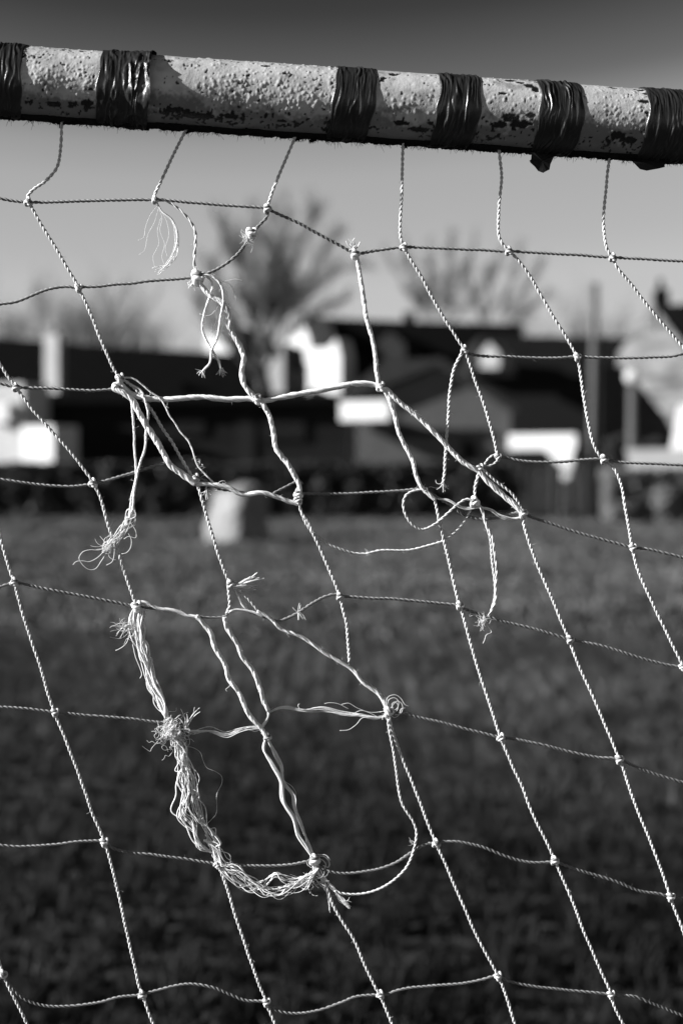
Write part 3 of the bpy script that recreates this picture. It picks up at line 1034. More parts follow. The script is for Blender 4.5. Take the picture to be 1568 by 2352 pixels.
def fringe():
    # matted strip along the underside, with short hairs
    pxs = np.r_[np.linspace(-2600, -80, 60), np.arange(-70, 1640, 2.5), np.linspace(1660, 4200, 60)]
    ths = np.linspace(R(-128), R(-72), 26)
    n, m = len(pxs), len(ths)
    e = np.minimum(ths - ths[0], ths[-1] - ths) / R(8)
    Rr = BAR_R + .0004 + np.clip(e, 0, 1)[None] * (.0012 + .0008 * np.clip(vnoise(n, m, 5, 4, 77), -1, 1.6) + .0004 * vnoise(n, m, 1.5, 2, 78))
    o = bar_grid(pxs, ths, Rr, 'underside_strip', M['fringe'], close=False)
    g = MB()
    for _ in range(1500):
        px = rng.uniform(-60, 1630)
        th = R(rng.uniform(-118, -92))
        if noise.noise(Vector((px * .03, 0, 0))) < -.15: continue
        L = abs(rng.normal(0, 1)) * 4.2 * MM * 1.3 + .001
        p = barpt(px, th, BAR_R + .001) - GO
        d = (FR * math.cos(th) + UP * math.sin(th)) + AX * rng.normal(0, .7) + FR * rng.normal(0, .3)
        d /= np.linalg.norm(d)
        k = rng.normal(0, .4, 3)
        g.tube([p, p + d * L * .5 + k * L * .2, p + (d + k * .6) * L], [.00025, .0002, .0001], 3, cap=False)
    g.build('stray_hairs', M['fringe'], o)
    # small clumps where the net is tied on, one ragged scrap
    for (px, s) in ((141, 9), (424, 8), (676, 9), (712, 12), (925, 8), (1145, 6), (1398, 7)):
        g = MB()
        c = barpt(px, R(-100), BAR_R + .002) - GO
        for _ in range(26):
            d = rng.normal(0, 1, 3); d[2] = -abs(d[2]) * .7; d /= np.linalg.norm(d)
            q = c + rng.normal(0, s * MM * .3, 3) * np.array([1, .4, .3])
            g.tube([q, q + d * s * MM * .35, q + (d + rng.normal(0, .5, 3)) * s * MM * .55], [.0008, .0006, .0002], 4, cap=False)
        g.build('tie_clump', M['fringe'], goal)
fringe()

# posts at both ends of the bar
for px in (-2700, 4300):
    c = barpt(px, 0, 0)
    g = MB()
    zt = c[2] + .03
    k = np.linspace(0, 1, 14)
    g.tube(np.stack([np.full(14, c[0]), np.full(14, c[1]), -.05 + k * (zt + .05)], 1) - GO, BAR_R + .002, 28)
    g.build('goalpost', mat('post_paint', .55, .5, .2, 20, .3, 200) if 'post_paint' not in bpy.data.materials else bpy.data.materials['post_paint'], goal, smooth=True)

# ================================================================== NET
net = thing('goal_net', 'torn and knotted white goal net hanging from the crossbar', 'goal net', (0, 1.5, 0))
NO = np.array(net.location)


def net_Y(x, y):
    t = np.clip((y - 300) / 2000, -.5, 1.6)
    return bar_Y(x) - .002 + .004 * np.sin(x * .004 + y * .003) + .010 * np.sin(t * 3.0)


def to3(q, off=0.0):
    q = np.asarray(q, float)
    Yv = net_Y(q[:, 0], q[:, 1]) + off
    a = (q[:, 0] - 784) / FPX; b = (1176 - q[:, 1]) / FPX
    dy = cp + b * sp_; dz = -sp_ + b * cp
    k = Yv / dy
    return np.stack([a * k, Yv, CAM_Z + dz * k], 1) - NO


PXM = 1.5 / FPX    # metres per picture pixel at the net


def rope(g, path, rad=.0018, strands=2, pitch=.0110, jitter=0.0, sides=6):
    n = len(path)
    T, N, B = frames(path)
    d = np.r_[0, np.cumsum(np.linalg.norm(np.diff(path, axis=0), axis=1))]
    ph0 = rng.uniform(0, 6.28)
    wander = smooth_noise(n, 14, .5, 1)[:, 0]
    phi = ph0 + 2 * math.pi * d / pitch + wander
    rs = rad * (.53 if strands == 3 else .49)
    for k in range(strands):
        a = phi + 2 * math.pi * k / strands
        off = rs * (np.cos(a)[:, None] * N + np.sin(a)[:, None] * B)
        rr = (rad - rs) * 1.04 * (1 + smooth_noise(n, 8, jitter, 1)[:, 0])
        g.tube(path + off, np.clip(rr, rad * .2, None), sides)


def loose_rope(g, path, rad=.0024, pitch=.030):
    rad = rad * 1.32
    """untwisted twine: flat white ribbons loosely wound about each other"""
    n = len(path)
    T, N, B = frames(path)
    d = np.r_[0, np.cumsum(np.linalg.norm(np.diff(path, axis=0), axis=1))]
    K = 7
    ph0 = rng.uniform(0, 6.28)
    phi = ph0 + 2 * math.pi * d / pitch + smooth_noise(n, 20, .6, 1)[:, 0]
    for k in range(K):
        a = phi + 2 * math.pi * k / K * (1 if k < 4 else .9)
        fl = .38 + .62 * (k % 3) / 3
        off = rad * .62 * (np.cos(a)[:, None] * N * 1.0 + np.sin(a)[:, None] * B * .8) * (.75 + .25 * fl)
        off = off + smooth_noise(n, 10, rad * .07, 3)
        g.tube(path + off, np.clip(rad * .42 * (1 + smooth_noise(n, 10, .12, 1)[:, 0]), rad * .2, None), 5)


def bundle(g, path, n_f, spread, r_f=.00035, period=12, taper=False, wave=1.0):
    n = len(path)
    L = np.linspace(0, 1, n)
    env = np.ones(n)
    env = np.minimum(np.clip(L / .12, 0.15, 1), np.clip((1 - L) / .12, .15, 1)) if not taper else np.clip(L * 1.3, .12, 1)
    for k in range(n_f):
        off = smooth_noise(n, period * rng.uniform(.7, 1.5), spread * wave, 3) * env[:, None]
        off = off * np.array([1, .7, 1])
        g.tube(path + off, r_f * rng.uniform(.6, 1.5) * (1 - .4 * L if taper else 1), 4)


COUNT = {}


def twine(name, pts, kind='rope', off=0.0, ext=0, step=2.6, **kw):
    pts = [tuple(p) for p in pts]
    if 's' in str(ext):
        a, b = np.array(pts[0]), np.array(pts[1]); d = (a - b) / np.linalg.norm(a - b)
        pts = [tuple(a + d * 500), tuple(a + d * 250)] + pts
    if 'e' in str(ext):
        a, b = np.array(pts[-1]), np.array(pts[-2]); d = (a - b) / np.linalg.norm(a - b)
        pts = pts + [tuple(a + d * 250), tuple(a + d * 500)]
    q = catmull(pts, step)
    path = to3(q, off)
    if kind != 'hair':
        path = path + smooth_noise(len(path), 14, .00018, 3)
    g = MB()
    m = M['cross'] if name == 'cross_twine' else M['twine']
    if kind == 'rope': rope(g, path, **kw)
    elif kind == 'loose': loose_rope(g, path, **kw); m = M['ribbon']
    elif kind == 'bundle': bundle(g, path, **kw); m = M['ribbon']
    elif kind == 'hair': g.tube(path, kw.get('rad', .00022), 4); m = M['hair']
    # short fibres that stick out of old twine
    if kind in ('rope', 'loose'):
        nf = int(len(path) * (.05 if kind == 'rope' else .22))
        for _ in range(nf):
            i = rng.integers(0, len(path) - 1)
            d = rng.normal(0, 1, 3); d /= np.linalg.norm(d)
            L = rng.uniform(.001, .0045)
            p = path[i] + d * .0012
            g.tube([p, p + d * L * .5 + rng.normal(0, .0004, 3), p + d * L + rng.normal(0, .0012, 3)], [.00014, .00012, .00008], 3, cap=False)
    o = g.build(name, m, net, smooth=True)
    return o


def knot(x, y, s=1.0, off=-.001, kind='rope'):
    c = to3([(x, y)], off)[0]
    g = MB()
    t = np.linspace(0, 2 * math.pi, 60)
    rad = .00125 * s
    a = .0022 * s
    # overhand loops: a trefoil turned at random, plus one tight collar
    p = np.stack([np.sin(t) + 2 * np.sin(2 * t), -np.sin(3 * t) * 1.2, np.cos(t) - 2 * np.cos(2 * t)], 1) * a * .62
    ang = rng.uniform(0, 6.28)
    ca, sa = math.cos(ang), math.sin(ang)
    q = p.copy(); q[:, 0] = p[:, 0] * ca - p[:, 2] * sa; q[:, 2] = p[:, 0] * sa + p[:, 2] * ca
    q[:, 0] *= .8
    g.tube(c + q, rad, 7, cap=False)
    u = np.array([rng.normal(0, .4), .2, 1.0]); u /= np.linalg.norm(u)
    v = np.cross(u, [0, 1, 0]); v /= np.linalg.norm(v); w = np.cross(u, v)
    for dz in (-.0011, .0012):
        ring = c + u * dz * s + .0024 * s * (np.cos(t)[:, None] * v + np.sin(t)[:, None] * w)
        g.tube(ring, rad * .95, 7, cap=False)
    o = g.build('knot', M['twine'] if kind == 'rope' else M['ribbon'], net, smooth=True)
    o.data.materials.append(M['cross'])            # the lower wrap is the cross twine's own turn
    np_ = len(o.data.polygons)
    mi = np.zeros(np_, int); mi[np_ - 59 * 7:] = 1
    o.data.polygons.foreach_set('material_index', mi)


def tuft(name, x, y, dirs, n, L, r=.0003, curl=.35, off=-.002, mt='hair', spread=.35, origin=2.0):
    """burst of loose fibres. dirs: list of picture angles (deg, 0 right, 90 up)"""
    g = MB()
    for _ in range(n):
        a = R(rng.choice(dirs) + rng.normal(0, spread * 57))
        c = np.array([x + rng.normal(0, origin), y + rng.normal(0, origin)])
        k = 9
        ln = L * rng.uniform(.4, 1.15)
        pts = [c.copy()]
        bend = rng.normal(0, curl)
        for i in range(k):
            a += bend / 2 + rng.normal(0, curl * .35)
            c = c + np.array([math.cos(a), -math.sin(a)]) * ln / k
            pts.append(c.copy())
        q = catmull(pts, 2.0)
        path = to3(q, off)
        path[:, 1] += smooth_noise(len(path), 8, .0012, 1)[:, 0]
        g.tube(path, r * rng.uniform(.6, 1.4) * np.linspace(1, .6, len(path)), 4, cap=False)
    return g.build(name, M[mt], net, smooth=True)


HT, VT = 'cross_twine', 'down_twine'
# ---- hangers from the bar
for pts in (
        [(141, 262), (141.5, 285), (140, 343), (132, 383), (107, 415), (75, 438), (64, 453), (67, 465)],
        [(430, 290), (424, 305), (390, 373), (360, 438), (355, 452), (358, 460)],
        [(680, 305), (675, 323), (640, 403), (619, 462), (614, 478)],
        [(925, 320), (925, 338), (922, 445), (920, 545), (927, 567)],
        [(1144, 335), (1145, 350), (1151, 405), (1145, 475), (1145, 540), (1155, 563), (1168, 576)],
        [(1400, 350), (1398, 368), (1391, 425), (1386, 505), (1391, 565), (1397, 580), (1406, 591)]):
    twine('hanger_twine', pts)
# ---- row A
twine(HT, [(0, 455), (66, 464), (200, 461), (357, 458)], ext='s')
twine(HT, [(357, 458), (480, 468), (614, 478)])
twine(HT, [(614, 480), (680, 510), (750, 548), (815, 583)])
twine(HT, [(815, 585), (850, 578), (927, 568), (1045, 572), (1168, 577), (1285, 583), (1406, 591), (1568, 600)], ext='e')
twine(VT, [(67, 465), (95, 515), (125, 564), (150, 607), (175, 648), (181, 662)])
twine(HT, [(0, 698), (40, 692), (100, 668), (150, 658), (181, 660), (320, 648), (445, 637), (465, 632), (495, 620), (545, 585), (568, 556)], ext='s')
twine(HT, [(568, 556), (580, 535), (600, 513), (613, 498), (614, 480)])
twine(VT, [(358, 460), (380, 461), (410, 480), (435, 505), (448, 530), (449, 563), (446, 604), (452, 629), (455, 640)], kind='rope', pitch=.022, rad=.0016)
twine('frayed_twine', [(360, 462), (372, 485), (395, 505), (408, 540), (404, 575), (385, 605), (362, 622)], kind='bundle', n_f=7, spread=.0022, r_f=.0003, period=12, taper=True)
for pts in ([(362, 470), (372, 500), (368, 530), (378, 560), (372, 590), (380, 612)], [(365, 478), (382, 505), (388, 540), (380, 570), (385, 590)],
            [(362, 472), (345, 495), (335, 520), (330, 545), (318, 552)], [(364, 480), (355, 510), (340, 540), (332, 575), (320, 585)], [(370, 500), (362, 530), (365, 560), (352, 590), (356, 615)]):
    twine('stray_fibre', pts, kind='hair', rad=.00016)
# ---- torn strand from B1 (thick, bright)
twine('loose_twine', [(456, 642), (462, 654), (482, 677), (510, 695), (525, 719), (529, 757), (547, 789), (559, 820), (555, 854), (562, 884), (582, 909), (590, 916)], kind='loose', rad=.0025, pitch=.026, off=-.002)
twine('loose_twine', [(590, 916), (602, 927), (617, 954), (628, 989), (634, 1029), (648, 1048), (665, 1072), (680, 1100), (688, 1125), (685, 1142)], kind='loose', rad=.0024, pitch=.026, off=-.002)
twine('frayed_twine', [(460, 636), (470, 633), (487, 648), (485, 674), (476, 700), (469, 724), (465, 760), (480, 794), (502, 829), (508, 848)], kind='loose', rad=.0011, pitch=.02, off=-.003)
twine('frayed_twine', [(460, 634), (480, 632), (506, 652), (513, 684), (506, 729), (500, 774), (487, 804), (482, 834), (467, 852)], kind='loose', rad=.0011, pitch=.018, off=-.0045)
tuft('frayed_end', 508, 847, [285, 300, 265], 12, 22, .0003, .15)
tuft('frayed_end', 468, 850, [200, 230, 250], 12, 18, .0003, .2)
twine('stray_fibre', [(500, 640), (530, 655), (538, 670), (542, 690)], kind='hair')
twine('stray_fibre', [(505, 650), (520, 645), (540, 641), (556, 644)], kind='hair')
twine('stray_fibre', [(510, 662), (523, 676), (521, 690), (528, 700)], kind='hair')
twine('stray_fibre', [(506, 696), (497, 712), (497, 735), (488, 760), (486, 780)], kind='hair')
twine('stray_fibre', [(459, 721), (475, 725), (485, 722), (495, 712)], kind='hair')
tuft('frayed_end', 442, 652, [240, 260, 290], 12, 18, .0004, .5)
tuft('frayed_end', 572, 545, [180, 200, 230, 150], 26, 26, .0002, .7)
twine('stray_fibre', [(574, 556), (580, 568), (576, 580)], kind='hair')
tuft('frayed_end', 812, 572, [95, 70, 110, 50], 14, 26, .0006, .35)
# ---- row C, left
twine(VT, [(0, 835), (18, 865), (38, 890), (60, 920), (78, 945), (115, 984), (155, 1029), (180, 1060), (210, 1101), (214, 1110)], ext='s')
twine(HT, [(0, 880), (38, 889), (125, 892), (200, 897), (262, 894)], ext='s', off=.001)
twine(VT, [(181, 662), (197, 695), (212, 730), (232, 780), (255, 835), (272, 864), (277, 872), (268, 884)])
twine('loose_twine', [(268, 884), (263, 890), (272, 898), (290, 906), (305, 918), (322, 952), (345, 990), (372, 1033), (390, 1066), (415, 1086), (434, 1100), (450, 1111)], kind='loose', rad=.0029, pitch=.03, off=-.002)
twine('loose_twine', [(265, 884), (276, 882), (288, 893), (304, 905), (340, 915), (370, 917), (430, 914), (465, 912), (520, 917), (582, 917), (605, 920), (665, 909), (725, 898), (784, 887), (815, 882), (845, 881), (872, 888)], kind='loose', rad=.0027, pitch=.036, off=.0015)
twine('frayed_twine', [(278, 868), (296, 867), (310, 871), (328, 884), (345, 899), (366, 914), (378, 932), (390, 955), (405, 975), (415, 992), (432, 1012), (450, 1058), (456, 1072), (470, 1088), (490, 1108), (505, 1118)], kind='loose', rad=.00085, pitch=.02, off=-.001)
twine(VT, [(280, 870), (296, 880), (310, 892), (335, 925), (352, 948), (370, 979), (395, 1016), (420, 1060), (440, 1092), (452, 1112), (467, 1158), (480, 1203), (500, 1268), (515, 1313), (527, 1338)], off=.001)
twine('loose_twine', [(280, 868), (300, 882), (318, 893), (330, 908)], kind='bundle', n_f=5, spread=.001, r_f=.0005)
twine('frayed_twine', [(302, 915), (304, 940), (306, 964), (309, 1003), (309, 1030), (312, 1078), (311, 1103), (304, 1135), (300, 1165), (298, 1185)], kind='loose', rad=.0011, pitch=.014, off=-.002)
twine('frayed_twine', [(328, 905), (334, 922), (340, 950), (336, 994), (333, 1030), (322, 1063), (315, 1093), (308, 1130), (306, 1160), (300, 1190)], kind='loose', rad=.0012, pitch=.014, off=-.003)
twine('frayed_twine', [(304, 1150), (300, 1180), (292, 1203), (274, 1230), (258, 1250), (238, 1268)], kind='bundle', n_f=16, spread=.0035, r_f=.0003, period=9, wave=1.0)
for pts in ([(250, 1245), (232, 1262), (205, 1263), (190, 1268), (182, 1282), (190, 1297), (205, 1308), (220, 1306), (232, 1290), (240, 1278)],
            [(240, 1265), (225, 1280), (205, 1290), (190, 1288), (175, 1290), (168, 1297)], [(300, 1200), (312, 1220), (312, 1235), (295, 1232), (285, 1238)],
            [(295, 1225), (302, 1240), (300, 1258), (290, 1270), (280, 1272)], [(262, 1240), (263, 1270), (258, 1290), (245, 1298)], [(300, 1180), (312, 1185), (305, 1200), (290, 1205)]):
    twine('stray_fibre', pts, kind='hair', rad=.0003, off=-.003)
tuft('frayed_end', 258, 1250, [215, 230, 200], 14, 44, .0003, .35)
tuft('frayed_end', 500, 1112, [350, 330, 20], 8, 18, .0003, .4)
tuft('frayed_end', 458, 1062, [20, 60, 100], 7, 16, .00025, .8)
tuft('frayed_end', 475, 1122, [250, 280, 300], 6, 26, .0004, .2)
# ---- row C, right
twine('loose_twine', [(815, 583), (820, 600), (829, 644), (841, 724), (859, 799), (866, 864), (873, 888)], kind='loose', rad=.0021, pitch=.018, off=-.001)
twine('loose_twine', [(873, 889), (886, 894), (909, 918), (949, 948), (984, 980), (1024, 1022), (1045, 1044), (1071, 1066), (1100, 1082), (1118, 1103), (1154, 1136), (1180, 1158), (1199, 1178)], kind='loose', rad=.0025, pitch=.03, off=-.002)
twine('loose_twine', [(876, 890), (890, 908), (904, 950), (914, 990), (934, 1032), (948, 1060), (957, 1096), (969, 1121), (985, 1136), (998, 1148)], kind='loose', rad=.0021, pitch=.026, off=-.001)
twine(VT, [(996, 1142), (1002, 1165), (1009, 1203), (1024, 1263), (1039, 1328), (1054, 1388), (1060, 1405), (1071, 1443), (1089, 1508), (1109, 1573), (1134, 1648), (1146, 1685), (1150, 1697), (1174, 1753), (1199, 1808), (1224, 1873), (1254, 1933), (1271, 1972), (1279, 1990), (1314, 2070), (1344, 2150), (1379, 2230), (1399, 2275), (1409, 2310), (1429, 2350)], ext='e')
twine(VT, [(927, 568), (940, 592), (969, 639), (984, 669), (1019, 729), (1050, 780), (1065, 801)])
twine(HT, [(1066, 802), (1075, 811), (1104, 817), (1154, 818), (1214, 822), (1284, 822), (1325, 820), (1384, 822), (1484, 821), (1544, 818), (1568, 812)], ext='e')
twine(VT, [(1168, 577), (1182, 590), (1219, 639), (1259, 709), (1299, 774), (1319, 808), (1325, 820), (1334, 874), (1346, 954), (1364, 1024), (1382, 1052), (1400, 1066), (1412, 1080), (1424, 1108), (1434, 1163), (1444, 1218), (1451, 1256), (1456, 1285), (1469, 1323), (1499, 1388), (1534, 1463), (1554, 1503), (1567, 1530)], ext='e')
twine(VT, [(1406, 592), (1415, 612), (1449, 654), (1504, 724), (1568, 798)], ext='e')
twine('torn_twine', [(1065, 803), (1052, 825), (1041, 849), (1034, 889), (1029, 954), (1024, 1014), (1022, 1060), (1021, 1085), (1016, 1112)])
tuft('frayed_end', 1016, 1108, [260, 270, 280], 14, 20, .0003, .25)
twine('stray_fibre', [(1014, 1118), (1000, 1121), (990, 1118), (984, 1119)], kind='hair')
twine(VT, [(1068, 805), (1075, 828), (1089, 869), (1109, 924), (1129, 989), (1140, 1036), (1143, 1050)])
twine(HT, [(1143, 1050), (1160, 1051), (1185, 1057), (1214, 1061), (1284, 1061), (1340, 1056), (1385, 1054), (1420, 1061), (1484, 1064), (1568, 1068)], ext='e')
twine('twine_loop', [(1145, 1046), (1135, 1044), (1122, 1052), (1111, 1068)], rad=.0012)
twine('twine_loop', [(1145, 1052), (1136, 1062), (1124, 1069), (1108, 1070)], rad=.0012)
twine(HT, [(1199, 1179), (1222, 1188), (1249, 1197), (1314, 1219), (1384, 1240), (1425, 1251), (1452, 1258), (1484, 1261), (1530, 1271), (1568, 1281)], ext='e')
twine('down_twine', [(1201, 1182), (1202, 1205), (1210, 1235), (1234, 1298), (1264, 1368), (1284, 1418), (1306, 1468), (1312, 1485), (1334, 1543), (1364, 1608), (1394, 1678), (1419, 1738), (1428, 1760), (1449, 1823), (1474, 1888), (1490, 1925), (1509, 1975), (1536, 2052), (1546, 2080), (1568, 2140)], ext='e')
twine('torn_twine', [(1103, 1073), (1118, 1087), (1134, 1101), (1174, 1133), (1188, 1152), (1198, 1172)], off=-.003)
twine('torn_twine', [(1100, 1080), (1096, 1098), (1091, 1120), (1090, 1140), (1089, 1155)])
# ---- row D
twine(HT, [(0, 1101), (75, 1111), (165, 1118), (213, 1111), (240, 1105), (270, 1097), (320, 1081), (380, 1063)], ext='s')
twine(VT, [(214, 1111), (225, 1128), (235, 1153), (250, 1208), (270, 1263), (290, 1323), (310, 1381), (314, 1390)])
twine('loose_twine', [(450, 1111), (480, 1113), (520, 1119), (560, 1136), (600, 1132), (640, 1143), (665, 1152), (683, 1157)], kind='loose', rad=.0022, pitch=.04, off=-.001)
twine(HT, [(450, 1096), (475, 1104), (500, 1122), (530, 1127), (560, 1130), (600, 1136), (625, 1140), (645, 1148)], off=.001, rad=.0014)
twine(HT, [(627, 1133), (655, 1118), (680, 1106), (692, 1106), (694, 1112)], rad=.0013, off=-.002)
twine(VT, [(685, 1142), (687, 1160), (700, 1196), (720, 1228), (742, 1278), (762, 1323), (777, 1362), (782, 1378), (787, 1400), (794, 1428), (797, 1460), (801, 1500), (802, 1520)])
twine(VT, [(683, 1150), (694, 1180), (708, 1200), (718, 1222)], off=-.002, rad=.0013)
twine(HT, [(688, 1133), (740, 1135), (784, 1134), (859, 1131), (934, 1126), (955, 1124), (968, 1125)])
twine(HT, [(960, 1124), (984, 1131), (1009, 1146), (1034, 1160), (1064, 1181), (1104, 1192), (1144, 1188), (1184, 1178), (1199, 1178)], off=.002)
twine('twine_loop', [(968, 1124), (945, 1129), (932, 1138), (926, 1156), (930, 1180), (946, 1205), (969, 1216), (999, 1203), (1029, 1178), (1042, 1166), (1054, 1156), (1070, 1147), (1088, 1150)], off=-.002, rad=.0015)
twine('loose_twine', [(1004, 1146), (1030, 1150), (1052, 1163), (1070, 1168), (1094, 1166), (1129, 1172), (1154, 1188), (1180, 1192), (1199, 1186)], kind='bundle', n_f=6, spread=.0010, r_f=.0005, off=-.001)
twine('torn_twine', [(720, 1224), (735, 1238), (752, 1249), (784, 1262), (809, 1270), (839, 1272), (874, 1265), (934, 1264), (984, 1253), (1019, 1241), (1049, 1218), (1071, 1188), (1080, 1170), (1090, 1152)], off=.001, rad=.0015)
tuft('frayed_end', 842, 1272, [160, 20, 60], 7, 14, .0002, .4)
twine('torn_twine', [(1095, 1156), (1107, 1168), (1110, 1190), (1124, 1233), (1129, 1283), (1134, 1323), (1136, 1368), (1130, 1395), (1124, 1413)], rad=.0014, off=-.001)
twine('torn_twine', [(1097, 1160), (1109, 1180), (1116, 1205), (1130, 1235), (1134, 1263), (1140, 1313), (1138, 1350), (1137, 1380), (1122, 1415)], rad=.0014, off=-.003, pitch=.018)
tuft('frayed_end', 1110, 1428, [180, 160, 200, 30, 270, 100], 46, 24, .0002, .6)
twine('stray_fibre', [(1112, 1430), (1122, 1442), (1128, 1452), (1116, 1458), (1112, 1470), (1108, 1478)], kind='hair', rad=.0003)
twine('stray_fibre', [(1112, 1420), (1090, 1412), (1076, 1416), (1086, 1402)], kind='hair')
twine('stray_fibre', [(1132, 1380), (1140, 1390), (1128, 1392)], kind='hair')
# ---- row E
twine(VT, [(0, 1228), (15, 1283), (28, 1322), (33, 1337), (50, 1398), (65, 1448), (85, 1506), (105, 1573), (121, 1622), (127, 1640), (145, 1683), (165, 1733), (190, 1803), (215, 1873), (235, 1920), (240, 1934)], ext='s')
twine(HT, [(0, 1348), (15, 1343), (33, 1338), (100, 1351), (175, 1366), (240, 1378), (300, 1390), (314, 1390)], ext='s')
twine('loose_twine', [(306, 1392), (316, 1384), (332, 1383), (360, 1396), (400, 1403), (430, 1414), (455, 1416)], kind='loose', rad=.0017, pitch=.034, off=-.001)
twine(HT, [(314, 1392), (360, 1399), (400, 1403), (440, 1413), (480, 1418), (515, 1416), (524, 1408), (530, 1401)], rad=.0015, off=.001)
twine('loose_twine', [(524, 1408), (534, 1401), (555, 1401), (585, 1408), (605, 1416)], kind='loose', rad=.0013, pitch=.04)
twine(HT, [(570, 1404), (600, 1414), (635, 1427), (665, 1418), (687, 1406), (715, 1388), (745, 1371), (772, 1365), (780, 1370)], off=.001)
tuft('frayed_end', 687, 1408, [110, 300, 320], 7, 24, .0005, .12)
twine(VT, [(527, 1340), (525, 1355), (527, 1393), (520, 1410)])
twine('loose_twine', [(516, 1418), (518, 1432), (526, 1450), (545, 1480), (555, 1507), (580, 1540), (595, 1573), (605, 1608), (617, 1632)], kind='loose', rad=.0022, pitch=.04, off=-.001)
twine('loose_twine', [(617, 1632), (615, 1648), (608, 1662), (598, 1674)], kind='loose', rad=.0015, pitch=.04)
tuft('frayed_end', 537, 1348, [5, 20, 30, 12], 16, 62, .0007, .07, spread=.12, mt='ribbon')
twine('frayed_twine', [(540, 1354), (548, 1370), (556, 1388), (566, 1398)], kind='bundle', n_f=5, spread=.0008, r_f=.0005)
twine(VT, [(540, 1352), (552, 1358), (570, 1375), (595, 1404), (625, 1425), (650, 1446)], rad=.0014)
twine('loose_twine', [(590, 1405), (620, 1420), (648, 1446), (690, 1462), (720, 1481), (750, 1503), (784, 1522), (809, 1538), (834, 1568), (864, 1590), (880, 1610), (888, 1632)], kind='loose', rad=.0017, pitch=.03, off=-.001)
twine('torn_twine', [(833, 1564), (852, 1576), (870, 1590), (888, 1606), (894, 1628)], rad=.0013, off=.0015)
twine(HT, [(780, 1370), (810, 1371), (859, 1374), (934, 1378), (1009, 1386), (1054, 1391), (1068, 1398), (1109, 1413), (1159, 1428), (1234, 1446), (1307, 1468), (1384, 1485), (1459, 1508), (1524, 1526), (1566, 1532)], ext='e')
twine('loose_twine', [(452, 1414), (465, 1430), (484, 1456), (495, 1490), (515, 1523), (525, 1558), (550, 1593), (565, 1628), (578, 1650), (600, 1673), (613, 1692)], kind='loose', rad=.0022, pitch=.04, off=-.002)
twine('stray_fibre', [(532, 1570), (525, 1578), (518, 1584), (522, 1588)], kind='hair')
# frayed column
twine('frayed_twine', [(312, 1392), (306, 1412), (312, 1440), (324, 1480), (338, 1520), (345, 1550), (358, 1590), (374, 1625), (386, 1655)], kind='bundle', n_f=18, spread=.0026, r_f=.0006, period=16)
twine('frayed_twine', [(318, 1392), (328, 1408), (324, 1440), (330, 1480), (344, 1530), (352, 1570), (372, 1610), (380, 1650)], kind='bundle', n_f=10, spread=.0023, r_f=.0006, period=14, off=-.002)
tuft('frayed_end', 300, 1440, [190, 210, 170, 230], 34, 44, .00025, .5, origin=6)
twine('stray_fibre', [(305, 1480), (312, 1510), (322, 1535), (326, 1550), (322, 1558)], kind='hair', rad=.00035)
twine('stray_fibre', [(300, 1450), (290, 1478), (275, 1490), (266, 1494)], kind='hair', rad=.00035)
tuft('fibre_bunch', 393, 1682, list(range(0, 360, 20)), 120, 64, .00028, 2.0, origin=9, spread=.4, mt='hair')
tuft('fibre_bunch', 396, 1680, list(range(0, 360, 20)), 60, 40, .00035, 1.9, origin=9, spread=.4, off=-.005, mt='ribbon')
tuft('frayed_end', 425, 1675, [80, 95, 70], 8, 58, .0005, .12, spread=.12)
twine('frayed_twine', [(400, 1690), (412, 1715), (422, 1745), (416, 1790), (424, 1823), (420, 1866), (444, 1893), (456, 1940), (486, 1958)], kind='bundle', n_f=11, spread=.0040, r_f=.00048, period=15, off=-.003)
twine('frayed_twine', [(405, 1700), (424, 1740), (434, 1765), (440, 1800), (452, 1850), (470, 1893), (492, 1930), (492, 1958)], kind='bundle', n_f=10, spread=.0036, r_f=.00048, period=13, off=-.001)
twine(VT, [(410, 1700), (425, 1740), (434, 1765), (445, 1803), (455, 1853), (470, 1893), (480, 1933), (490, 1962), (500, 1985), (507, 2000), (525, 2050), (545, 2115), (570, 2190), (595, 2260), (610, 2295), (616, 2315), (630, 2350)], ext='e')
twine('stray_fibre', [(425, 1716), (440, 1716), (460, 1728), (466, 1745), (475, 1763), (495, 1772), (509, 1783), (510, 1798), (498, 1825), (498, 1855), (496, 1870), (482, 1886), (474, 1894)], kind='hair', rad=.0002)
twine('frayed_twine', [(470, 1930), (492, 1945), (505, 1968), (520, 1985), (545, 1992), (565, 2020), (600, 2040), (650, 2046), (690, 2030), (718, 2010), (730, 1995)], kind='bundle', n_f=12, spread=.0040, r_f=.0005, period=14, off=-.003)
twine('frayed_twine', [(500, 1990), (520, 2010), (545, 2035), (580, 2045), (605, 2035), (630, 2012), (670, 2025), (700, 2018), (725, 2000)], kind='bundle', n_f=7, spread=.0040, r_f=.0004, period=14, off=-.001)
tuft('frayed_end', 722, 2018, [190, 210, 170, 340, 300], 30, 40, .0003, .5, origin=8)
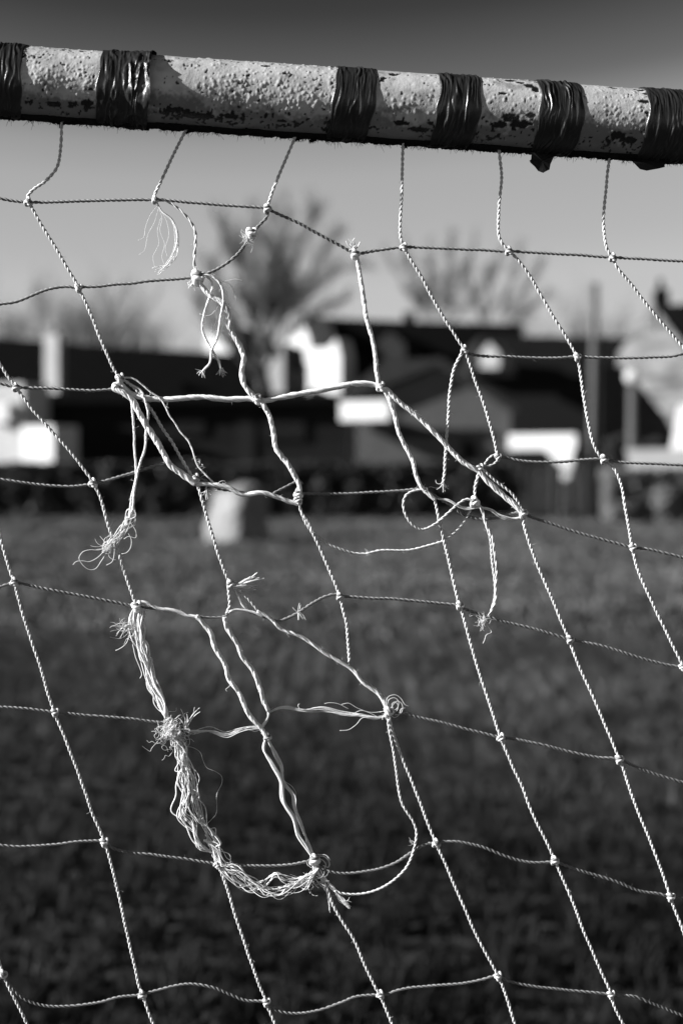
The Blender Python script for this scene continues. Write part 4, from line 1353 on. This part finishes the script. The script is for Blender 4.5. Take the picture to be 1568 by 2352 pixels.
# ---- row F
twine(HT, [(0, 1624), (65, 1628), (127, 1635), (200, 1643), (275, 1649), (350, 1657), (380, 1660)], ext='s')
twine('frayed_twine', [(425, 1680), (450, 1682), (480, 1677), (520, 1684), (550, 1674), (575, 1670), (602, 1674)], kind='bundle', n_f=12, spread=.0024, r_f=.00028, period=20, off=.002)
twine('frayed_twine', [(616, 1638), (626, 1632), (650, 1625), (700, 1633), (740, 1630), (784, 1639), (824, 1642), (864, 1648), (890, 1640)], kind='bundle', n_f=8, spread=.0010, r_f=.0006, period=16, off=.002)
for pts in ([(800, 1628), (775, 1616), (755, 1614), (745, 1616)], [(880, 1634), (850, 1636), (820, 1626), (800, 1615), (784, 1618)], [(870, 1648), (845, 1636), (828, 1632), (810, 1640)],
            [(860, 1646), (830, 1650), (820, 1662), (800, 1676), (780, 1678)], [(690, 1630), (684, 1620), (688, 1616)]):
    twine('stray_fibre', pts, kind='hair', rad=.00028)
for pts in ([(893, 1636), (889, 1620), (894, 1606), (907, 1603), (915, 1612), (912, 1626), (902, 1632), (896, 1628)],
            [(895, 1634), (903, 1618), (912, 1610), (922, 1616), (924, 1630), (918, 1640), (907, 1642)],
            [(892, 1630), (886, 1612), (893, 1599), (908, 1596), (920, 1604), (929, 1618), (938, 1622)],
            [(897, 1638), (910, 1634), (914, 1620), (906, 1612), (899, 1619), (904, 1627)],
            [(893, 1640), (905, 1648), (916, 1642), (921, 1628), (930, 1626)]):
    twine('stray_fibre', pts, kind='hair', rad=.00028, off=-.003)
tuft('frayed_end', 892, 1640, [180, 200, 250, 90, 20], 14, 22, .0004, .8, origin=4)
twine(HT, [(893, 1636), (919, 1637), (959, 1647), (1014, 1660), (1084, 1678), (1148, 1693), (1170, 1696), (1234, 1708), (1309, 1727), (1374, 1740), (1420, 1743), (1445, 1755), (1484, 1771), (1568, 1798)], ext='e')
twine('down_twine', [(893, 1636), (897, 1660), (904, 1688), (924, 1743), (949, 1803), (974, 1868), (995, 1924), (1001, 1938), (1029, 2000), (1064, 2080), (1094, 2150), (1134, 2223), (1143, 2242), (1151, 2260), (1169, 2310), (1181, 2350)], ext='e')
twine('torn_twine', [(890, 1640), (891, 1660), (896, 1693), (906, 1743), (914, 1808), (924, 1848), (949, 1888), (956, 1912), (951, 1945), (934, 1990), (909, 2018), (879, 2038), (844, 2051), (809, 2055), (784, 2052), (768, 2046)], off=-.002, rad=.0015)
tuft('frayed_end', 948, 1938, [200, 170, 220], 5, 12, .0002, .4)
# ---- row G
twine(VT, [(240, 1935), (246, 1950), (260, 2000), (275, 2065), (290, 2135), (305, 2200), (320, 2262), (327, 2284), (333, 2302), (352, 2350)], ext='e')
twine(HT, [(0, 1941), (40, 1945), (125, 1940), (200, 1932), (240, 1933), (255, 1946), (285, 1955), (350, 1963), (425, 1973), (495, 1984), (550, 1988), (610, 1989), (675, 1985), (722, 1974)], ext='s')
twine(HT, [(730, 1990), (760, 2003), (784, 2006), (824, 2004), (869, 1996), (909, 1981), (944, 1959), (974, 1940), (1000, 1935), (1030, 1933), (1054, 1934), (1104, 1945), (1164, 1968), (1219, 1981), (1255, 1980), (1274, 1978), (1295, 1987), (1349, 2005), (1409, 2023), (1469, 2047), (1515, 2054), (1539, 2060), (1568, 2063)], ext='e')
twine('loose_twine', [(610, 1694), (606, 1722), (625, 1753), (645, 1793), (650, 1843), (675, 1883), (685, 1918), (700, 1940), (716, 1968)], kind='bundle', n_f=9, spread=.0011, r_f=.0007, period=22, off=-.002)
twine('loose_twine', [(613, 1693), (630, 1728), (646, 1763), (650, 1795), (675, 1828), (678, 1856), (692, 1893), (704, 1928), (722, 1972)], kind='bundle', n_f=9, spread=.0011, r_f=.0006, period=20)
twine('stray_fibre', [(655, 1795), (672, 1808), (680, 1825), (674, 1838)], kind='hair')
twine('loose_twine', [(720, 1960), (722, 1980), (728, 2000), (738, 2015), (748, 2024)], kind='bundle', n_f=12, spread=.0016, r_f=.0006)
for k, pts in enumerate(([(725, 1966), (745, 1968), (756, 1980), (754, 1992), (742, 1988)], [(722, 1970), (740, 1975), (748, 1985), (745, 1995)], [(728, 1962), (750, 1965), (758, 1976)])):
    twine('stray_fibre', pts, kind='hair', rad=.0005)
twine('frayed_twine', [(738, 2012), (742, 2035), (752, 2052), (758, 2075), (760, 2094)], kind='bundle', n_f=4, spread=.0008, r_f=.0005, taper=True)
twine('frayed_twine', [(745, 2012), (760, 2035), (772, 2050), (785, 2065), (798, 2082)], kind='bundle', n_f=11, spread=.0022, r_f=.0004, taper=True, period=8)
tuft('frayed_end', 788, 2070, [315, 330, 300], 12, 24, .0003, .2)
twine(VT, [(742, 2018), (752, 2045), (765, 2080), (784, 2112), (814, 2160), (839, 2220), (864, 2272), (873, 2286), (881, 2305), (899, 2350)], ext='e')
# ---- row H
twine(VT, [(0, 2213), (7, 2235), (20, 2265), (40, 2305), (62, 2350)], ext='se')
twine(HT, [(8, 2238), (14, 2250), (30, 2270), (55, 2293), (100, 2309), (165, 2311), (225, 2303), (275, 2290), (327, 2284), (350, 2278), (400, 2265), (440, 2260), (490, 2268), (530, 2285), (565, 2298), (610, 2302), (625, 2315), (655, 2326), (690, 2328), (740, 2319), (784, 2303), (814, 2290), (864, 2285), (884, 2285), (914, 2275), (984, 2265), (1059, 2259), (1109, 2250), (1143, 2242), (1165, 2252), (1224, 2265), (1309, 2275), (1370, 2281), (1402, 2284), (1425, 2286), (1459, 2290), (1509, 2310), (1568, 2333)], ext='e')
# ---- net beyond the picture (same mesh carried on)
for k, (x0, y0) in enumerate(((-140, 900), (-240, 1240))):
    twine(VT, [(x0, y0), (x0 + 140, y0 + 420)] if False else [(x0 - 40, y0 - 240), (x0 - 10, y0), (x0 + 20, y0 + 300) if k == 0 else (x0, y0 + 300), (-60, y0 + 650), (-30, y0 + 1500)])
twine(HT, [(-500, 2560), (0, 2560), (400, 2575), (900, 2570), (1400, 2560), (2000, 2600)])
twine(HT, [(-500, 2800), (0, 2810), (400, 2825), (900, 2820), (1400, 2810), (2000, 2850)])
twine(VT, [(1640, 330), (1645, 600), (1740, 820), (1790, 1080), (1850, 1300), (1950, 1600), (2020, 1820), (2060, 2100)])
twine(VT, [(-95, 270), (-100, 440), (-60, 690), (-40, 870), (-30, 890)])
# ---- knots
for (x, y, s) in ((66, 464, 1.15), (357, 459, 1), (614, 480, 1.15), (815, 584, 1.3), (927, 568, 1.1), (1168, 577, 1.1), (1406, 592, 1.1), (181, 661, 1.1), (455, 637, 1.9), (578, 535, 1.5),
                  (38, 890, 1.1), (276, 868, 1.2), (590, 917, 1.35), (875, 889, 1.35), (1066, 803, 1.1), (1325, 820, 1.1), (1143, 1050, 1.0), (1386, 1055, 1.2), (214, 1110, 1.2), (450, 1098, 1.1),
                  (685, 1134, 1.3), (685, 1148, 1.2), (1089, 1153, 1.4), (1200, 1179, 1.3), (1452, 1258, 1.1), (33, 1337, 1.1), (314, 1392, 1.4), (530, 1343, 1.25), (780, 1370, 1.0),
                  (1055, 1391, 1.1), (1308, 1469, 1.1), (1566, 1531, 1.1), (127, 1636, 1.1), (614, 1692, 1.1), (892, 1635, 1.4), (1150, 1695, 1.2), (1421, 1744, 1.2), (240, 1934, 1.2),
                  (500, 1986, 1.1), (722, 1975, 1.5), (1001, 1937, 1.2), (1273, 1977, 1.2), (1539, 2060, 1.2), (7, 2238, 1.2), (327, 2285, 1.15), (612, 2302, 1.15), (873, 2285, 1.15), (1143, 2242, 1.15), (1402, 2284, 1.15), (1101, 1076, 1.2), (976, 1127, .8)):
    knot(x, y, s, kind='loose' if s >= 1.3 else 'rope')
